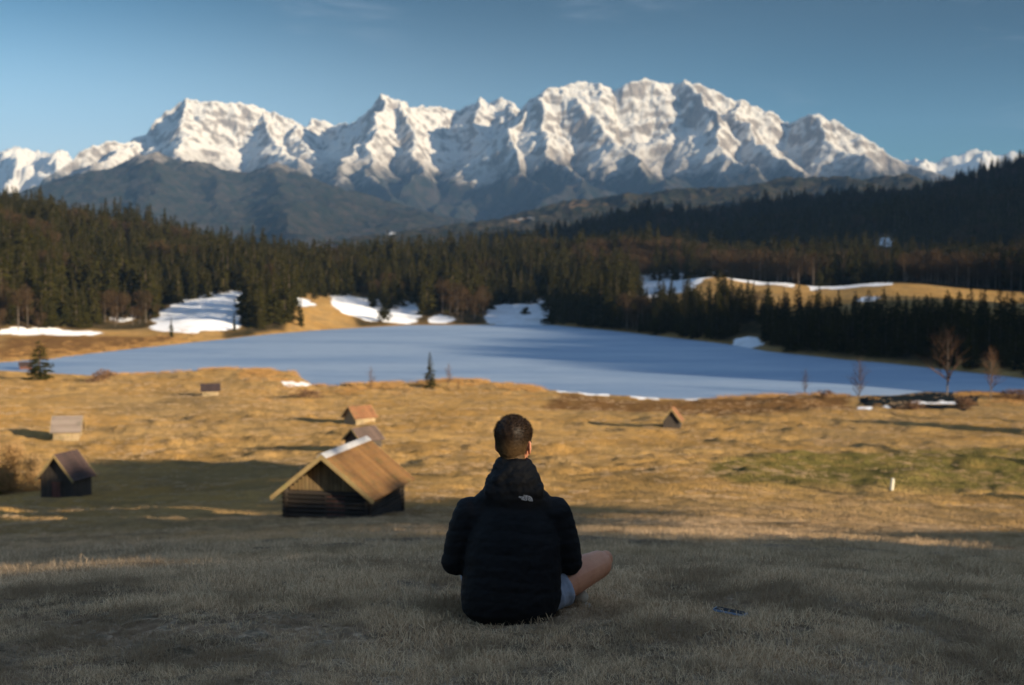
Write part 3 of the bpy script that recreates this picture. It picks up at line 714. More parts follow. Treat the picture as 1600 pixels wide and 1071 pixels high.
for t0 in np.arange(53, 80, 3.2): BELT.append((t0, np.interp(t0, [50, 60, 70, 78], [11.4, 10.6, 10.0, 9.8]), np.interp(t0, [50, 66, 72, 78], [13.9, 13.8, 12.3, 11.7]), 2.2))
for t0 in np.arange(53, 74, 4.2): BELT.append((t0+.7, 16.9, 27, 2.8))
for t0 in (50.5, 55, 71.5, 75.5): BELT.append((t0, 12.6, 20, 2.3))
for t0 in np.arange(78, 97, 4.2): BELT.append((t0, 13.0+.4*math.sin(t0), 19.6, 2.8))
for t0 in np.arange(99, 119, 4.2): BELT.append((t0, 14.2+.5*math.sin(t0), 21+.8*math.sin(t0*2), 2.9))
for i, (t0, a, b, rd) in enumerate(BELT):
    caster_tree(t0, a, b, rd, 'added tree out of view to the right, crown shaped to shade the slope', 500+i, UA+(3 if i % 2 else 0))

# ------------------------------------------------------------------ single trees and shrubs in the field and on the shore
def lone(px, base, top, parts, label, cat='tree', name='spruce_tree', wide=1., grp=None, minr=0):
    p = at(px, base, minr); r = math.hypot(p[0], p[1]); h = (base-top)/FPX*r
    return plant(name, parts, (p[0], p[1], p[2]-.1), h, label, cat, grp, wide)
lone(62, 592, 534, sp_parts(3), 'broad bushy green spruce standing alone in the field at the left edge', wide=2.4)
lone(672, 608, 549, sp_parts(0), 'slim spruce standing alone on the near shore, before the middle of the lake', wide=1.35)
lone(470, 510, 466, sp_parts(1), 'rounded dark spruce alone on the golden knoll across the lake', wide=1.05)
lone(268, 527, 497, sp_parts(1), 'small olive spruce before the big snow field across the lake', wide=.95)
lone(366, 517, 490, sp_parts(3), 'little spruce left of the shore knoll clump', wide=.9)
for k_, (px, w_) in enumerate([(392, 1.), (403, 1.05), (413, 1.0), (424, 1.1), (436, .9)]):
    lone(px, 512-k_*2, [440, 418, 430, 436, 448][k_], sp_parts(k_ % 4), ['leftmost spruce of the shore knoll clump', 'tallest spruce of the shore knoll clump', 'middle spruce of the shore knoll clump',
         'fourth spruce of the shore knoll clump, broad and olive', 'rightmost spruce of the shore knoll clump'][k_], wide=w_, grp='spruces in the clump on the shore knoll')
lone(1480, 618, 525, BARE[0], 'tallest leafless tree on the near shore at the right, wide brown crown', name='bare_tree', wide=1.0)
lone(1548, 624, 549, BARE[1], 'leafless tree with a pale trunk at the right end of the near shore', name='bare_tree', wide=.85)
lone(1342, 628, 560, BARE[2], 'thin leafless tree left of the dark pool on the near shore', name='bare_tree', wide=.85)
lone(1258, 618, 577, BARE[2], 'small thin leafless tree on the near shore, leftmost of the right hand four', name='bare_tree', wide=.7)
lone(580, 608, 573, BARE[2], 'small bare sapling on the near shore left of the slim spruce', name='bare_tree', wide=.75)
lone(701, 606, 568, BARE[2], 'small bare sapling on the near shore right of the slim spruce', name='bare_tree', wide=.8)
lone(716, 612, 590, BARE[2], 'smallest bare sapling among the shore reeds', name='bare_tree', wide=.8)
for k_, (px, py, kk, hh) in enumerate([(1400, 662, 44, 17), (1520, 668, 34, 15), (1560, 655, 40, 16), (1300, 770, 42, 9.5), (1180, 700, 62, 13), (1050, 692, 82, 15)]):
    q_ = at(px, py); x, y = q_[0]+kk*LH[0], q_[1]+kk*LH[1]
    plant('spruce_tree', sp_parts(k_ % 4), (x, y, gz(x, y)-.1), hh, 'spruce standing in the field beyond the right edge, throwing a long shadow', 'tree', 'spruces at the right side of the field', 1.3)
def bush(px, base, top, width, label, m, n=1400, size=.16, seed=1, minr=0, lob=1.):
    p = at(px, base, minr); r = math.hypot(p[0], p[1]); h = (base-top)/FPX*r; w = width/FPX*r/2
    V, F, T = spray_arrays(seed, h, w/h*.9, n, .42, .52, size*h)
    o = ob('shrub', mixed_mesh('shrub', V, F, T, [m])); o.location = (p[0], p[1], p[2]-.1); tag(o, label, 'shrub'); return o
M_GBUSH = leafmat('shrub_green', (.05, .06, .012), (.10, .10, .02))
M_GOLD = leafmat('shrub_twig_gold', (.30, .185, .08), (.42, .27, .12), .6, .3)
bush(14, 768, 684, 84, 'big bushy leafless shrub glowing gold at the left edge', M_GOLD, 11000, .028, 701)
bush(-4, 770, 736, 50, 'low dark green shrub at the foot of the gold shrub, left edge', M_GBUSH, 1500, .12, 702)
bush(158, 598, 574, 44, 'low brown shrub before the lake right of the lone bushy spruce', M_TWIG, 900, .1, 703)
bush(482, 622, 604, 50, 'low dark brown thicket near the snowy shore', M_TWIG, 900, .12, 704)
bush(1290, 620, 607, 26, 'low brown shrub between two thin leafless trees', M_TWIG, 500, .14, 705)
bush(822, 492, 478, 18, 'small dark shrub on the snow patch across the middle of the lake', M_SPR, 400, .18, 706)
bush(600, 503, 478, 26, 'dark bushy spruce scrub on the snow across the lake', M_SPR, 600, .12, 707)
bush(1425, 640, 622, 44, 'brown scrub in front of the dark pool on the right near shore', M_TWIG, 900, .12, 709)
bush(1508, 640, 618, 40, 'brown scrub right of the snow bits on the right near shore', M_TWIG, 900, .12, 710)
bush(1590, 628, 606, 60, 'brown scrub at the right end of the near shore', M_TWIG, 900, .12, 708)

# ------------------------------------------------------------------ hay huts
def wood_mat(name, a, b, axis='x', board=.22, rough=.85):
    m, t = mat(name); o = t.tc.outputs['Object']; sp = t.add('ShaderNodeSeparateXYZ', None, Vector=o)
    s = {'x': sp.outputs[0], 'y': sp.outputs[1], 'z': sp.outputs[2], 'h': t.math('ADD', sp.outputs[0], sp.outputs[1])}[axis]
    k = t.math('DIVIDE', s, board); fr = t.math('FRACT', k); fl = t.math('FLOOR', k)
    gap = t.math('LESS_THAN', fr, .07)
    rnd = t.add('ShaderNodeTexWhiteNoise', {'noise_dimensions': '1D'}, W=fl).outputs[0]
    n = t.noise(o, 2.2, 5, .7); n2 = t.noise(o, .7, 4, .6)
    f = t.math('ADD', t.math('MULTIPLY', rnd, .5), t.math('MULTIPLY', n, .6))
    c = t.mix(t.ramp(f, .15, .9), a, b); c = t.mix(t.ramp(n2, .5, .72, 0, .7), c, tuple(x*.5 for x in a)); c = t.mix(t.ramp(t.noise(o, 1.3, 4, .65), .52, .7, 0, .5), c, (a[1]*1.3, a[1]*1.25, a[2]*.9))
    c = t.mix(gap, c, tuple(x*.15 for x in a))
    bmp = t.add('ShaderNodeBump', None, Strength=.7, Distance=.02, Height=t.math('SUBTRACT', n, gap))
    principled(t, Base_Color=c, Roughness=rough, Normal=bmp.outputs[0]); return m
M_WALL = wood_mat('weathered_boards', (.045, .035, .027), (.085, .064, .046), 'h', .2)
M_WALLZ = wood_mat('log_wall', (.030, .024, .019), (.065, .048, .034), 'z', .26)
M_PALE = wood_mat('pale_boards', (.32, .23, .12), (.44, .32, .18), 'h', .22)
M_ROOFB = wood_mat('old_shingles', (.17, .078, .020), (.26, .128, .035), 'y', .3)
M_ROOFR = wood_mat('rust_shingles', (.24, .10, .04), (.33, .15, .06), 'y', .3)
M_ROOFK = wood_mat('brown_grey_shingles', (.10, .065, .05), (.16, .105, .08), 'y', .3)
M_ROOFG = wood_mat('silver_shingles', (.24, .18, .14), (.32, .25, .20), 'x', .3)
M_ROOFD = wood_mat('shade_dark_shingles', (.045, .026, .022), (.075, .042, .034), 'y', .25)  # shade on the small left hut's roof is put into this dark colour
M_TRIM = wood_mat('barge_boards', (.30, .20, .08), (.42, .29, .12), 'z', 9.)
M_GABLE = wood_mat('gable_planks', (.20, .13, .055), (.29, .19, .085), 'h', .22)
M_DOOR = wood_mat('door_boards', (.12, .045, .03), (.17, .065, .045), 'h', .18)
m, t = mat('frosted_ridge_metal'); principled(t, Base_Color=t.mix(t.noise(t.tc.outputs['Object'], 3, 4, .7), (.34, .33, .32), (.62, .61, .61)), Roughness=.6); M_CAP = m
def hut(p, ang, w, L, wall, rise, label, roofm=M_ROOFB, wallm=M_WALL, ov=.45, ovg=.6, sink=1.2, gablem=None, door=None, trim=True, cap=M_CAP, thick=.10, logs=False, capw=.22, name='hay_hut', grp=None):
    """local x across the gable, y along the ridge (front gable at -y), origin at the foot of the centre"""
    r_ = empty(name, p, ang); tag(r_, label, 'hut', grp or 'hay huts scattered over the field')
    hw = w/2; hl = L/2; k = rise/hw
    mb = MB(); mb.prism([(-hw, -sink), (hw, -sink), (hw, wall), (0, wall+rise), (-hw, wall)], 'y', -hl, hl)
    wl = mb.build('wall', [wallm], r_)
    if logs:
        lg = MB()
        for i in range(int((wall+sink)/.26)):
            z = -sink+.26*i+.13
            for sy in (-1, 1): lg.tube((-hw-.22, sy*(hl+.01), z), (hw+.22, sy*(hl+.01), z), .125, .125, 8)
            for sx in (-1, 1): lg.tube((sx*(hw+.01), -hl-.22, z+.12), (sx*(hw+.01), hl+.22, z+.12), .125, .125, 8)
        lg.build('log', [wallm], wl)
        gb = MB(); n_ = int(w/.24)
        for i in range(n_):
            x0 = -hw+.24*i+.02; xm = x0+.10; zt = wall+rise-abs(xm)*k-.12
            if zt > wall+.1: gb.box((x0, -hl-.05, wall-.05), (x0+.21, -hl-.012, zt))
        gb.build('gable_boards', [gablem or wallm], wl)
    rf = None
    for sx in (-1, 1):
        a = Vector((0, 0, wall+rise+.02)); b = Vector((sx*(hw+ov), 0, wall-ov*k+.02)); n = Vector((sx*k, 0, 1)).normalized()*thick
        mb = MB(); y0, y1 = -hl-ovg, hl+ovg
        P = [(a.x, a.z), (b.x, b.z), (b.x+n.x, b.z+n.z), (a.x, a.z+thick*math.hypot(1, k))]
        mb.prism(P, 'y', y0, y1)
        # shingle courses
        ln = math.hypot(b.x, b.z-a.z); nc_ = max(4, int(ln/.42))
        for i in range(nc_):
            f0 = i/nc_; f1 = (i+1)/nc_; q0 = a.lerp(b, f0)+n; q1 = a.lerp(b, f1)+n*1.28
            if i == 0: q0 = a.lerp(b, .01)+n
            mb.prism([(q0.x, q0.z+.003), (q1.x, q1.z+.003), (q1.x-n.x*.25, q1.z-n.z*.25)], 'y', y0+.01+random.uniform(0, .03), y1-.01-random.uniform(0, .03))
        rf = mb.build('roof', [roofm], r_)
        if trim:
            for yy in (y0, y1):
                tb = MB()
                s = -1 if yy < 0 else 1
                P = [(a.x, a.z-.14), (b.x, b.z-.14), (b.x+n.x*1.05, b.z+n.z*1.05), (a.x, a.z+thick*math.hypot(1, k)*1.04)]
                tb.prism(P, 'y', yy, yy+s*.05)
                tb.build('barge_board', [M_TRIM], rf)
    if cap:
        cb = MB(); z = wall+rise+.02+thick*math.hypot(1, k)+.03; cb.prism([(0, z+.03), (capw, z-capw*k+.03), (capw, z-capw*k), (0, z), (-capw, z-capw*k), (-capw, z-capw*k+.03)], 'y', -hl-ovg-.06, hl+ovg+.06)
        cb.build('ridge_cap', [cap], rf)
    if door:
        dx, dw, dh, face = door; db = MB()
        if face == 'front': db.box((dx-dw/2, -hl-.09, 0), (dx+dw/2, -hl-.013, dh))
        else: db.box((hw+.013, dx-dw/2, 0), (hw+.09, dx+dw/2, dh))
        d_ = db.build('door', [M_DOOR], r_); fb = MB()
        if face == 'front':
            for q_ in (-1, 1): fb.box((dx+q_*(dw/2+.05)-.05, -hl-.12, 0), (dx+q_*(dw/2+.05)+.05, -hl-.014, dh+.1))
            fb.box((dx-dw/2, -hl-.12, dh), (dx+dw/2, -hl-.014, dh+.1))
        else:
            for q_ in (-1, 1): fb.box((hw+.014, dx+q_*(dw/2+.05)-.05, 0), (hw+.12, dx+q_*(dw/2+.05)+.05, dh+.1))
        fb.build('frame', [M_WALL], d_)
    return r_
def place(px, py, minr=0): return at(px, py, minr)
# the big hut
p = place(520, 800); Yh = 81.
def big_hut():
    s = Yh/65.; L = 6.56*s; ang = math.atan2(6.4, 1.43)-math.pi/2
    fr = far(502, 712, Yh); dv = Vector((1.43, 6.4, 0)).normalized(); c = Vector(fr)+dv*(L/2)
    ov, ovg = .62, .8; w = 2*2.48*s-2*ov; Ll = L-2*ovg; pitch = 2.0/2.48; rise = w/2*pitch
    wall = 1.62; base = c.z-rise-wall-.12
    hut((c.x, c.y, base), ang, w, Ll, wall, rise, 'largest hay hut, brown roof with a white ridge and open dark gable front', M_ROOFB, M_WALLZ, ov, ovg, 2.4, M_GABLE, (.6, 1.1, 1.35, 'front'), logs=True, capw=.30, thick=.13)
    return c, base
hc, hb = big_hut(); print('hut', hc, hb, gz(hc.x, hc.y))
def small_hut(px, py, ang, wpx, hpx, Lm, label, minr=0, wall_f=.5, **k):
    p = at(px, py, minr); r = math.hypot(p[0], p[1]); w = wpx/FPX*r; h = hpx/FPX*r; wall = h*wall_f; rise = h-wall
    print(label, 'r %.0f w %.1f h %.1f' % (r, w, h)); ov = min(.35, w*.09)
    return hut((p[0], p[1], p[2]+.05), R(ang), w, Lm, wall, rise, label, ov=ov, ovg=ov*1.2, sink=.9, **k)
small_hut(104, 776, -16, 54, 64, 3.2, 'small dark hut with steep roof and red brown door, at the left', roofm=M_ROOFD, wallm=M_WALL, wall_f=.50, door=(0, .95, 1.6, 'front'), cap=None)
small_hut(106, 686, -80, 38, 32, 3.6, 'silver roofed hut with a pale boarded side standing in sun at the left', roofm=M_ROOFG, wallm=M_PALE, wall_f=.42, cap=None)
small_hut(329, 618, -78, 30, 17, 3.2, 'tiny brown roofed hut far off near the left shore', roofm=M_ROOFD, wallm=M_PALE, cap=None, trim=False)
small_hut(562, 661, -52, 34, 25, 3.6, 'hut with a rust orange roof on the field beyond the largest hut', roofm=M_ROOFR, wallm=M_PALE, wall_f=.42, cap=None)
small_hut(568, 699, -42, 38, 29, 3.4, 'dark brown roofed hut half hidden right behind the largest hut', roofm=M_ROOFK, wallm=M_WALL, wall_f=.45, cap=None)
small_hut(1051, 667, -12, 26, 28, 3.4, 'little leaning roofed hut on the field right of the person', roofm=M_ROOFR, wallm=M_WALL, wall_f=.4, cap=None)
small_hut(40, 577, -70, 14, 10, 3., 'tiny dark red hut beside the lone bushy spruce at the left edge', roofm=M_ROOFD, wallm=M_DOOR, cap=None, trim=False)

# far farmhouse between the woods
def farmhouse():
    p = far(515, 384, 1500); z = p[2]; 
    r_ = empty('farmhouse', (p[0], p[1], z-6), R(20)); tag(r_, 'pale pink farmhouse on the far skyline above the left woods', 'house')
    m, t = mat('pale_render'); principled(t, Base_Color=t.mix(t.noise(t.tc.outputs['Object'], .8), (.60, .42, .36), (.66, .48, .42)), Roughness=.9)
    mb = MB(); mb.prism([(-6, -10), (6, -10), (6, 6), (0, 9.5), (-6, 6)], 'y', -8, 8); mb.build('wall', [m], r_)
    rb = MB()
    for s in (-1, 1): rb.prism([(0, 9.55), (s*7.2, 5.35), (s*7.2, 5.65), (0, 9.9)], 'y', -9, 9)
    rb.build('roof', [M_ROOFR], r_)
    wb = MB()
    for x in (-3.6, 0, 3.6):
        w_ = MB(); w_.box((x-.6, -8.08, 2.4), (x+.6, -8.012, 4)); w_.build('window', [M_DOOR], r_)
farmhouse()

# marker post
def post():
    p = at(1393, 765); m, t = mat('pale_post_wood'); principled(t, Base_Color=t.mix(t.noise(t.tc.outputs['Object'], 5), (.62, .56, .42), (.75, .70, .56)), Roughness=.8)
    mb = MB(); r = math.hypot(p[0], p[1]); h = 17/FPX*r; w = 3.0/FPX*r
    mb.tube((0, 0, -.3), (0, 0, h*.9), w, w*.92, 10); mb.tube((0, 0, h*.9), (0, 0, h), w*.92, w*.45, 10)
    o = mb.build('marker_post', [m]); o.location = p; o.rotation_euler = (0, R(6), 0); tag(o, 'short pale wooden post at the edge of the green strip on the right', 'post')
post()

# ------------------------------------------------------------------ grass
def blades(seed, n, rad, h0, h1, w, lean=.55):
    rg = random.Random(seed); V = []; F = []; T = []
    for i in range(n):
        a = rg.uniform(0, 6.28); d = rad*math.sqrt(rg.random()); x, y = d*math.cos(a), d*math.sin(a); h = rg.uniform(h0, h1); la = rg.uniform(0, 6.28); le = h*rg.uniform(.1, lean*1.8)
        fx, fy = math.cos(la), math.sin(la); b_ = rg.uniform(0, 3.14); sx, sy = math.cos(b_)*w, math.sin(b_)*w; b = len(V); tt = rg.random()
        V += [(x-sx, y-sy, -.01), (x+sx, y+sy, -.01), (x+fx*le*.35+sx*.7, y+fy*le*.35+sy*.7, h*.6), (x+fx*le*.35-sx*.7, y+fy*le*.35-sy*.7, h*.6), (x+fx*le, y+fy*le, h*(1-.25*le/h))]
        F += [(b, b+1, b+2, b+3), (b+3, b+2, b+4)]; T += [tt]*5
    return V, F, T, [0]*len(F), None
def grass_mat():
    m, t = mat('dry_grass'); P = t.geo.outputs['Position']
    n = t.noise(P, 1.3, 5, .65); n2 = t.noise(P, .07, 4, .6); tint = t.attr('tint')
    c = t.mix(t.ramp(tint, 0, 1), (.54, .36, .21), (.97, .745, .475)); c = t.mix(t.ramp(n, .46, .60, 0, .7), c, (.30, .20, .115))
    c = t.mix(t.ramp(n2, .42, .62, 0, .45), c, (.55, .36, .15))
    d = t.add('ShaderNodeBsdfDiffuse', None, Color=c, Roughness=.7); tr = t.add('ShaderNodeBsdfTranslucent', None, Color=c)
    mx = t.add('ShaderNodeMixShader', None, Fac=.3); t.l.new(d.outputs[0], mx.inputs[1]); t.l.new(tr.outputs[0], mx.inputs[2]); t.l.new(mx.outputs[0], t.out.inputs[0]); return m
M_GRASS = grass_mat()
PX, PY = .008, 6.25          # where the person sits
def grass():
    protos = [blades(1, 80, .12, .012, .045, .0015, 1.1), blades(2, 80, .13, .010, .036, .0017, 1.4), blades(3, 30, .08, .03, .085, .0013, .6), blades(4, 70, .35, .06, .2, .006, .5)]
    pts = []; var = []; rot = []; scl = []
    def ring(r0, r1, dens, s0, vs, prob=None, amax=.40):
        n = int(amax*(r1*r1-r0*r0)*dens); r = np.sqrt(rng.uniform(r0*r0, r1*r1, n)); a = rng.uniform(-amax, amax, n); x = r*np.sin(a); y = r*np.cos(a); z = H(x, y)
        px = 800+FPX*np.tan(a); keep = (r < np.interp(px, near_px, near_r)-2)
        if prob is not None: keep &= rng.random(n) < prob(x, y)
        keep &= ~((np.abs(x-PX) < .17) & (np.abs(y-PY-.06) < .18))
        pn = fbm(x/.8, y/.8, 3, 91)+.6*fbm(x/3, y/3, 2, 93)
        for i in np.where(keep)[0]:
            s = s0*rng.uniform(.6, 1.3)*(1 if r[i] > 30 else np.clip(.95+.45*float(pn[i]), .7, 1.25)); pts.append((x[i], y[i], z[i])); var.append(int(rng.choice(vs))); rot.append((rng.normal(0, .12), rng.normal(0, .12), rng.uniform(0, 6.28))); scl.append((s, s, s*rng.uniform(.5, 1.0)))
    ring(3.3, 9, 270, 1., [0, 1, 1, 0, 2], lambda x, y: .8+.3*(fbm(x/.5, y/.5, 3, 9) > -.15), .62)
    ring(9, 16, 80, 1.25, [0, 1, 2], None, .5); ring(16, 34, 20, 1.8, [0, 1, 2]); ring(34, 90, 3.0, .8, [3], lambda x, y: .3+.7*(fbm(x/6, y/6, 3, 10) > 0))
    ring(90, 345, .55, 1.3, [3], lambda x, y: .15+.85*(fbm(x/14, y/14, 3, 12) > .1), .38)
    o = instancer('grass', protos, pts, var, rot, scl, [M_GRASS]); tag(o, kind='stuff'); o['label'] = 'short dry grass covering the slope'; o['category'] = 'grass'
    # reeds along the near shore
    V = blades(5, 70, 1.3, .35, 1.1, .016, .45); V2 = blades(6, 60, 1.2, .2, .8, .018, .5); pts = []; var = []; rot = []; scl = []
    m, t = mat('dry_reeds'); c = t.mix(t.attr('tint'), (.34, .18, .06), (.58, .34, .13)); d = t.add('ShaderNodeBsdfDiffuse', None, Color=c); t.l.new(d.outputs[0], t.out.inputs[0])
    for (a, b, w, dens) in [(375, 462, 26, 380), (490, 850, 14, 800), (1120, 1330, 5, 120), (1360, 1380, 10, 40), (1500, 1620, 16, 260), (160, 375, 5, 160)]:
        for _ in range(dens):
            px = random.uniform(a, b); rn = np.interp(px, near_px, near_r); r = rn+1-abs(random.gauss(0, 1))*w; x, y = pxr(px, r)
            if fbm(np.array([x/9]), np.array([y/9]), 3, 33)[0] < -.12: continue
            s = random.uniform(.7, 1.15); pts.append((x, y, max(gz(x, y), LAKE)-.05)); var.append(random.choice((0, 1))); rot.append((0, 0, random.uniform(0, 6))); scl.append((s, s, s))
    for _ in range(300):
        px = random.uniform(0, 300); rf = np.interp(px, far_px, far_r); x, y = pxr(px, rf+abs(random.gauss(0, 1))*25); s = random.uniform(.6, 1.1)
        pts.append((x, y, gz(x, y)-.05)); var.append(1); rot.append((0, 0, random.uniform(0, 6))); scl.append((s, s, s))
    o = instancer('reeds', [V, V2], pts, var, rot, scl, [m]); tag(o, kind='stuff'); o['label'] = 'golden dry reeds along the lake shore'; o['category'] = 'reeds'
grass()

# ------------------------------------------------------------------ the person
def capsule(bm, p, q, r0, r1, n=20, sy=1.):
    """closed tapered capsule"""
    p = Vector(p); q = Vector(q); d = (q-p); L = d.length; d.normalize(); a = d.orthogonal().normalized(); c = d.cross(a); rings = []
    K = 5
    prof = [(-r0*math.cos(i*math.pi/2/K), r0*math.sin(i*math.pi/2/K)) for i in range(1, K+1)] + [(L*k, r0+(r1-r0)*k) for k in (.25, .5, .75)] + [(L+r1*math.sin(i*math.pi/2/K), r1*math.cos(i*math.pi/2/K)) for i in range(0, K)]
    for (h, r) in prof:
        rings.append([bm.verts.new(p+d*h+(a*math.cos(2*math.pi*i/n)+c*math.sin(2*math.pi*i/n))*r) for i in range(n)])
    t0 = bm.verts.new(p-d*r0); t1 = bm.verts.new(q+d*r1)
    for A, B in zip(rings[:-1], rings[1:]):
        for i in range(n): bm.faces.new((A[i], A[(i+1) % n], B[(i+1) % n], B[i]))
    for i in range(n): bm.faces.new((t0, rings[0][(i+1) % n], rings[0][i])); bm.faces.new((t1, rings[-1][i], rings[-1][(i+1) % n]))
def ell(bm, c, r, rot=None, n=24):
    M = Matrix.Translation(c) @ (rot.to_4x4() if rot else Matrix.Identity(4)) @ Matrix.Diagonal((*r, 1)); bmesh.ops.create_uvsphere(bm, u_segments=n, v_segments=n//2+4, radius=1, matrix=M)
def loft(bm, secs, n=40, p=2.3):
    """closed loft of superellipse sections (cx, cy, z, rx, ry)"""
    rings = []
    for (cx, cy, z, rx, ry) in secs:
        rg = []
        for i in range(n):
            a = 2*math.pi*i/n; ca, sa = math.cos(a), math.sin(a)
            rg.append(bm.verts.new((cx+rx*math.copysign(abs(ca)**(2/p), ca), cy+ry*math.copysign(abs(sa)**(2/p), sa), z)))
        rings.append(rg)
    for A, B in zip(rings[:-1], rings[1:]):
        for i in range(n): bm.faces.new((A[i], A[(i+1) % n], B[(i+1) % n], B[i]))
    bm.faces.new(list(reversed(rings[0]))); bm.faces.new(rings[-1])
def fuse(bm, voxel, smooth_it, name):
    bmesh.ops.recalc_face_normals(bm, faces=bm.faces)
    m = bpy.data.meshes.new(name); bm.to_mesh(m); bm.free(); o = bpy.data.objects.new(name, m); COL.objects.link(o)
    md = o.modifiers.new('r', 'REMESH'); md.mode = 'VOXEL'; md.voxel_size = voxel; md.use_smooth_shade = True
    sm = o.modifiers.new('s', 'SMOOTH'); sm.factor = .5; sm.iterations = smooth_it
    dg = bpy.context.evaluated_depsgraph_get(); dg.update(); me = bpy.data.meshes.new_from_object(o.evaluated_get(dg)); me.name = name
    bpy.data.objects.remove(o); bpy.data.meshes.remove(m)
    me.polygons.foreach_set('use_smooth', [True]*len(me.polygons)); return me
def coords(me): a = np.empty(len(me.vertices)*3, np.float32); me.vertices.foreach_get('co', a); return a.reshape(-1, 3).astype(float)
def normals(me): a = np.empty(len(me.vertices)*3, np.float32); me.vertices.foreach_get('normal', a); return a.reshape(-1, 3).astype(float)
def setco(me, a): me.vertices.foreach_set('co', a.astype(np.float32).ravel()); me.update()

def skin_mat():
    m, t = mat('skin'); o = t.tc.outputs['Object']; n = t.noise(o, 9, 4, .6); n2 = t.noise(o, 60, 3, .6)
    c = t.mix(t.ramp(n, .3, .7), (.62, .25, .13), (.72, .33, .18)); c = t.mix(t.ramp(n2, .5, .8, 0, .25), c, (.40, .17, .11))
    b = t.add('ShaderNodeBump', None, Strength=.15, Distance=.002, Height=n2)
    principled(t, Base_Color=c, Roughness=.5, Subsurface_Weight=.18, Subsurface_Radius=(.012, .005, .003), Subsurface_Scale=1., Normal=b.outputs[0]); return m
def cloth_mat(name, a, b, rough, scale=90, sheen=0., spec=.5):
    m, t = mat(name); o = t.tc.outputs['Object']; n = t.noise(o, scale, 4, .6); n2 = t.noise(o, 7, 4, .6)
    bp = t.add('ShaderNodeBump', None, Strength=.25, Distance=.002, Height=n); bp2 = t.add('ShaderNodeBump', None, Strength=.35, Distance=.02, Height=n2, Normal=bp.outputs[0])
    principled(t, Base_Color=t.mix(t.ramp(n2, .3, .7), a, b), Roughness=rough, Normal=bp2.outputs[0], Sheen_Weight=sheen, Specular_IOR_Level=spec); return m
M_SKIN = skin_mat(); M_JACKET = cloth_mat('black_nylon', (.003, .003, .0035), (.006, .006, .007), .75, spec=.25); M_SHORT = cloth_mat('grey_cotton', (.23, .25, .30), (.31, .33, .38), .85, 200, .2)
M_SHOE = cloth_mat('beige_canvas', (.42, .34, .24), (.50, .42, .30), .8); M_SOLE = cloth_mat('tan_rubber', (.42, .34, .25), (.48, .40, .30), .7)

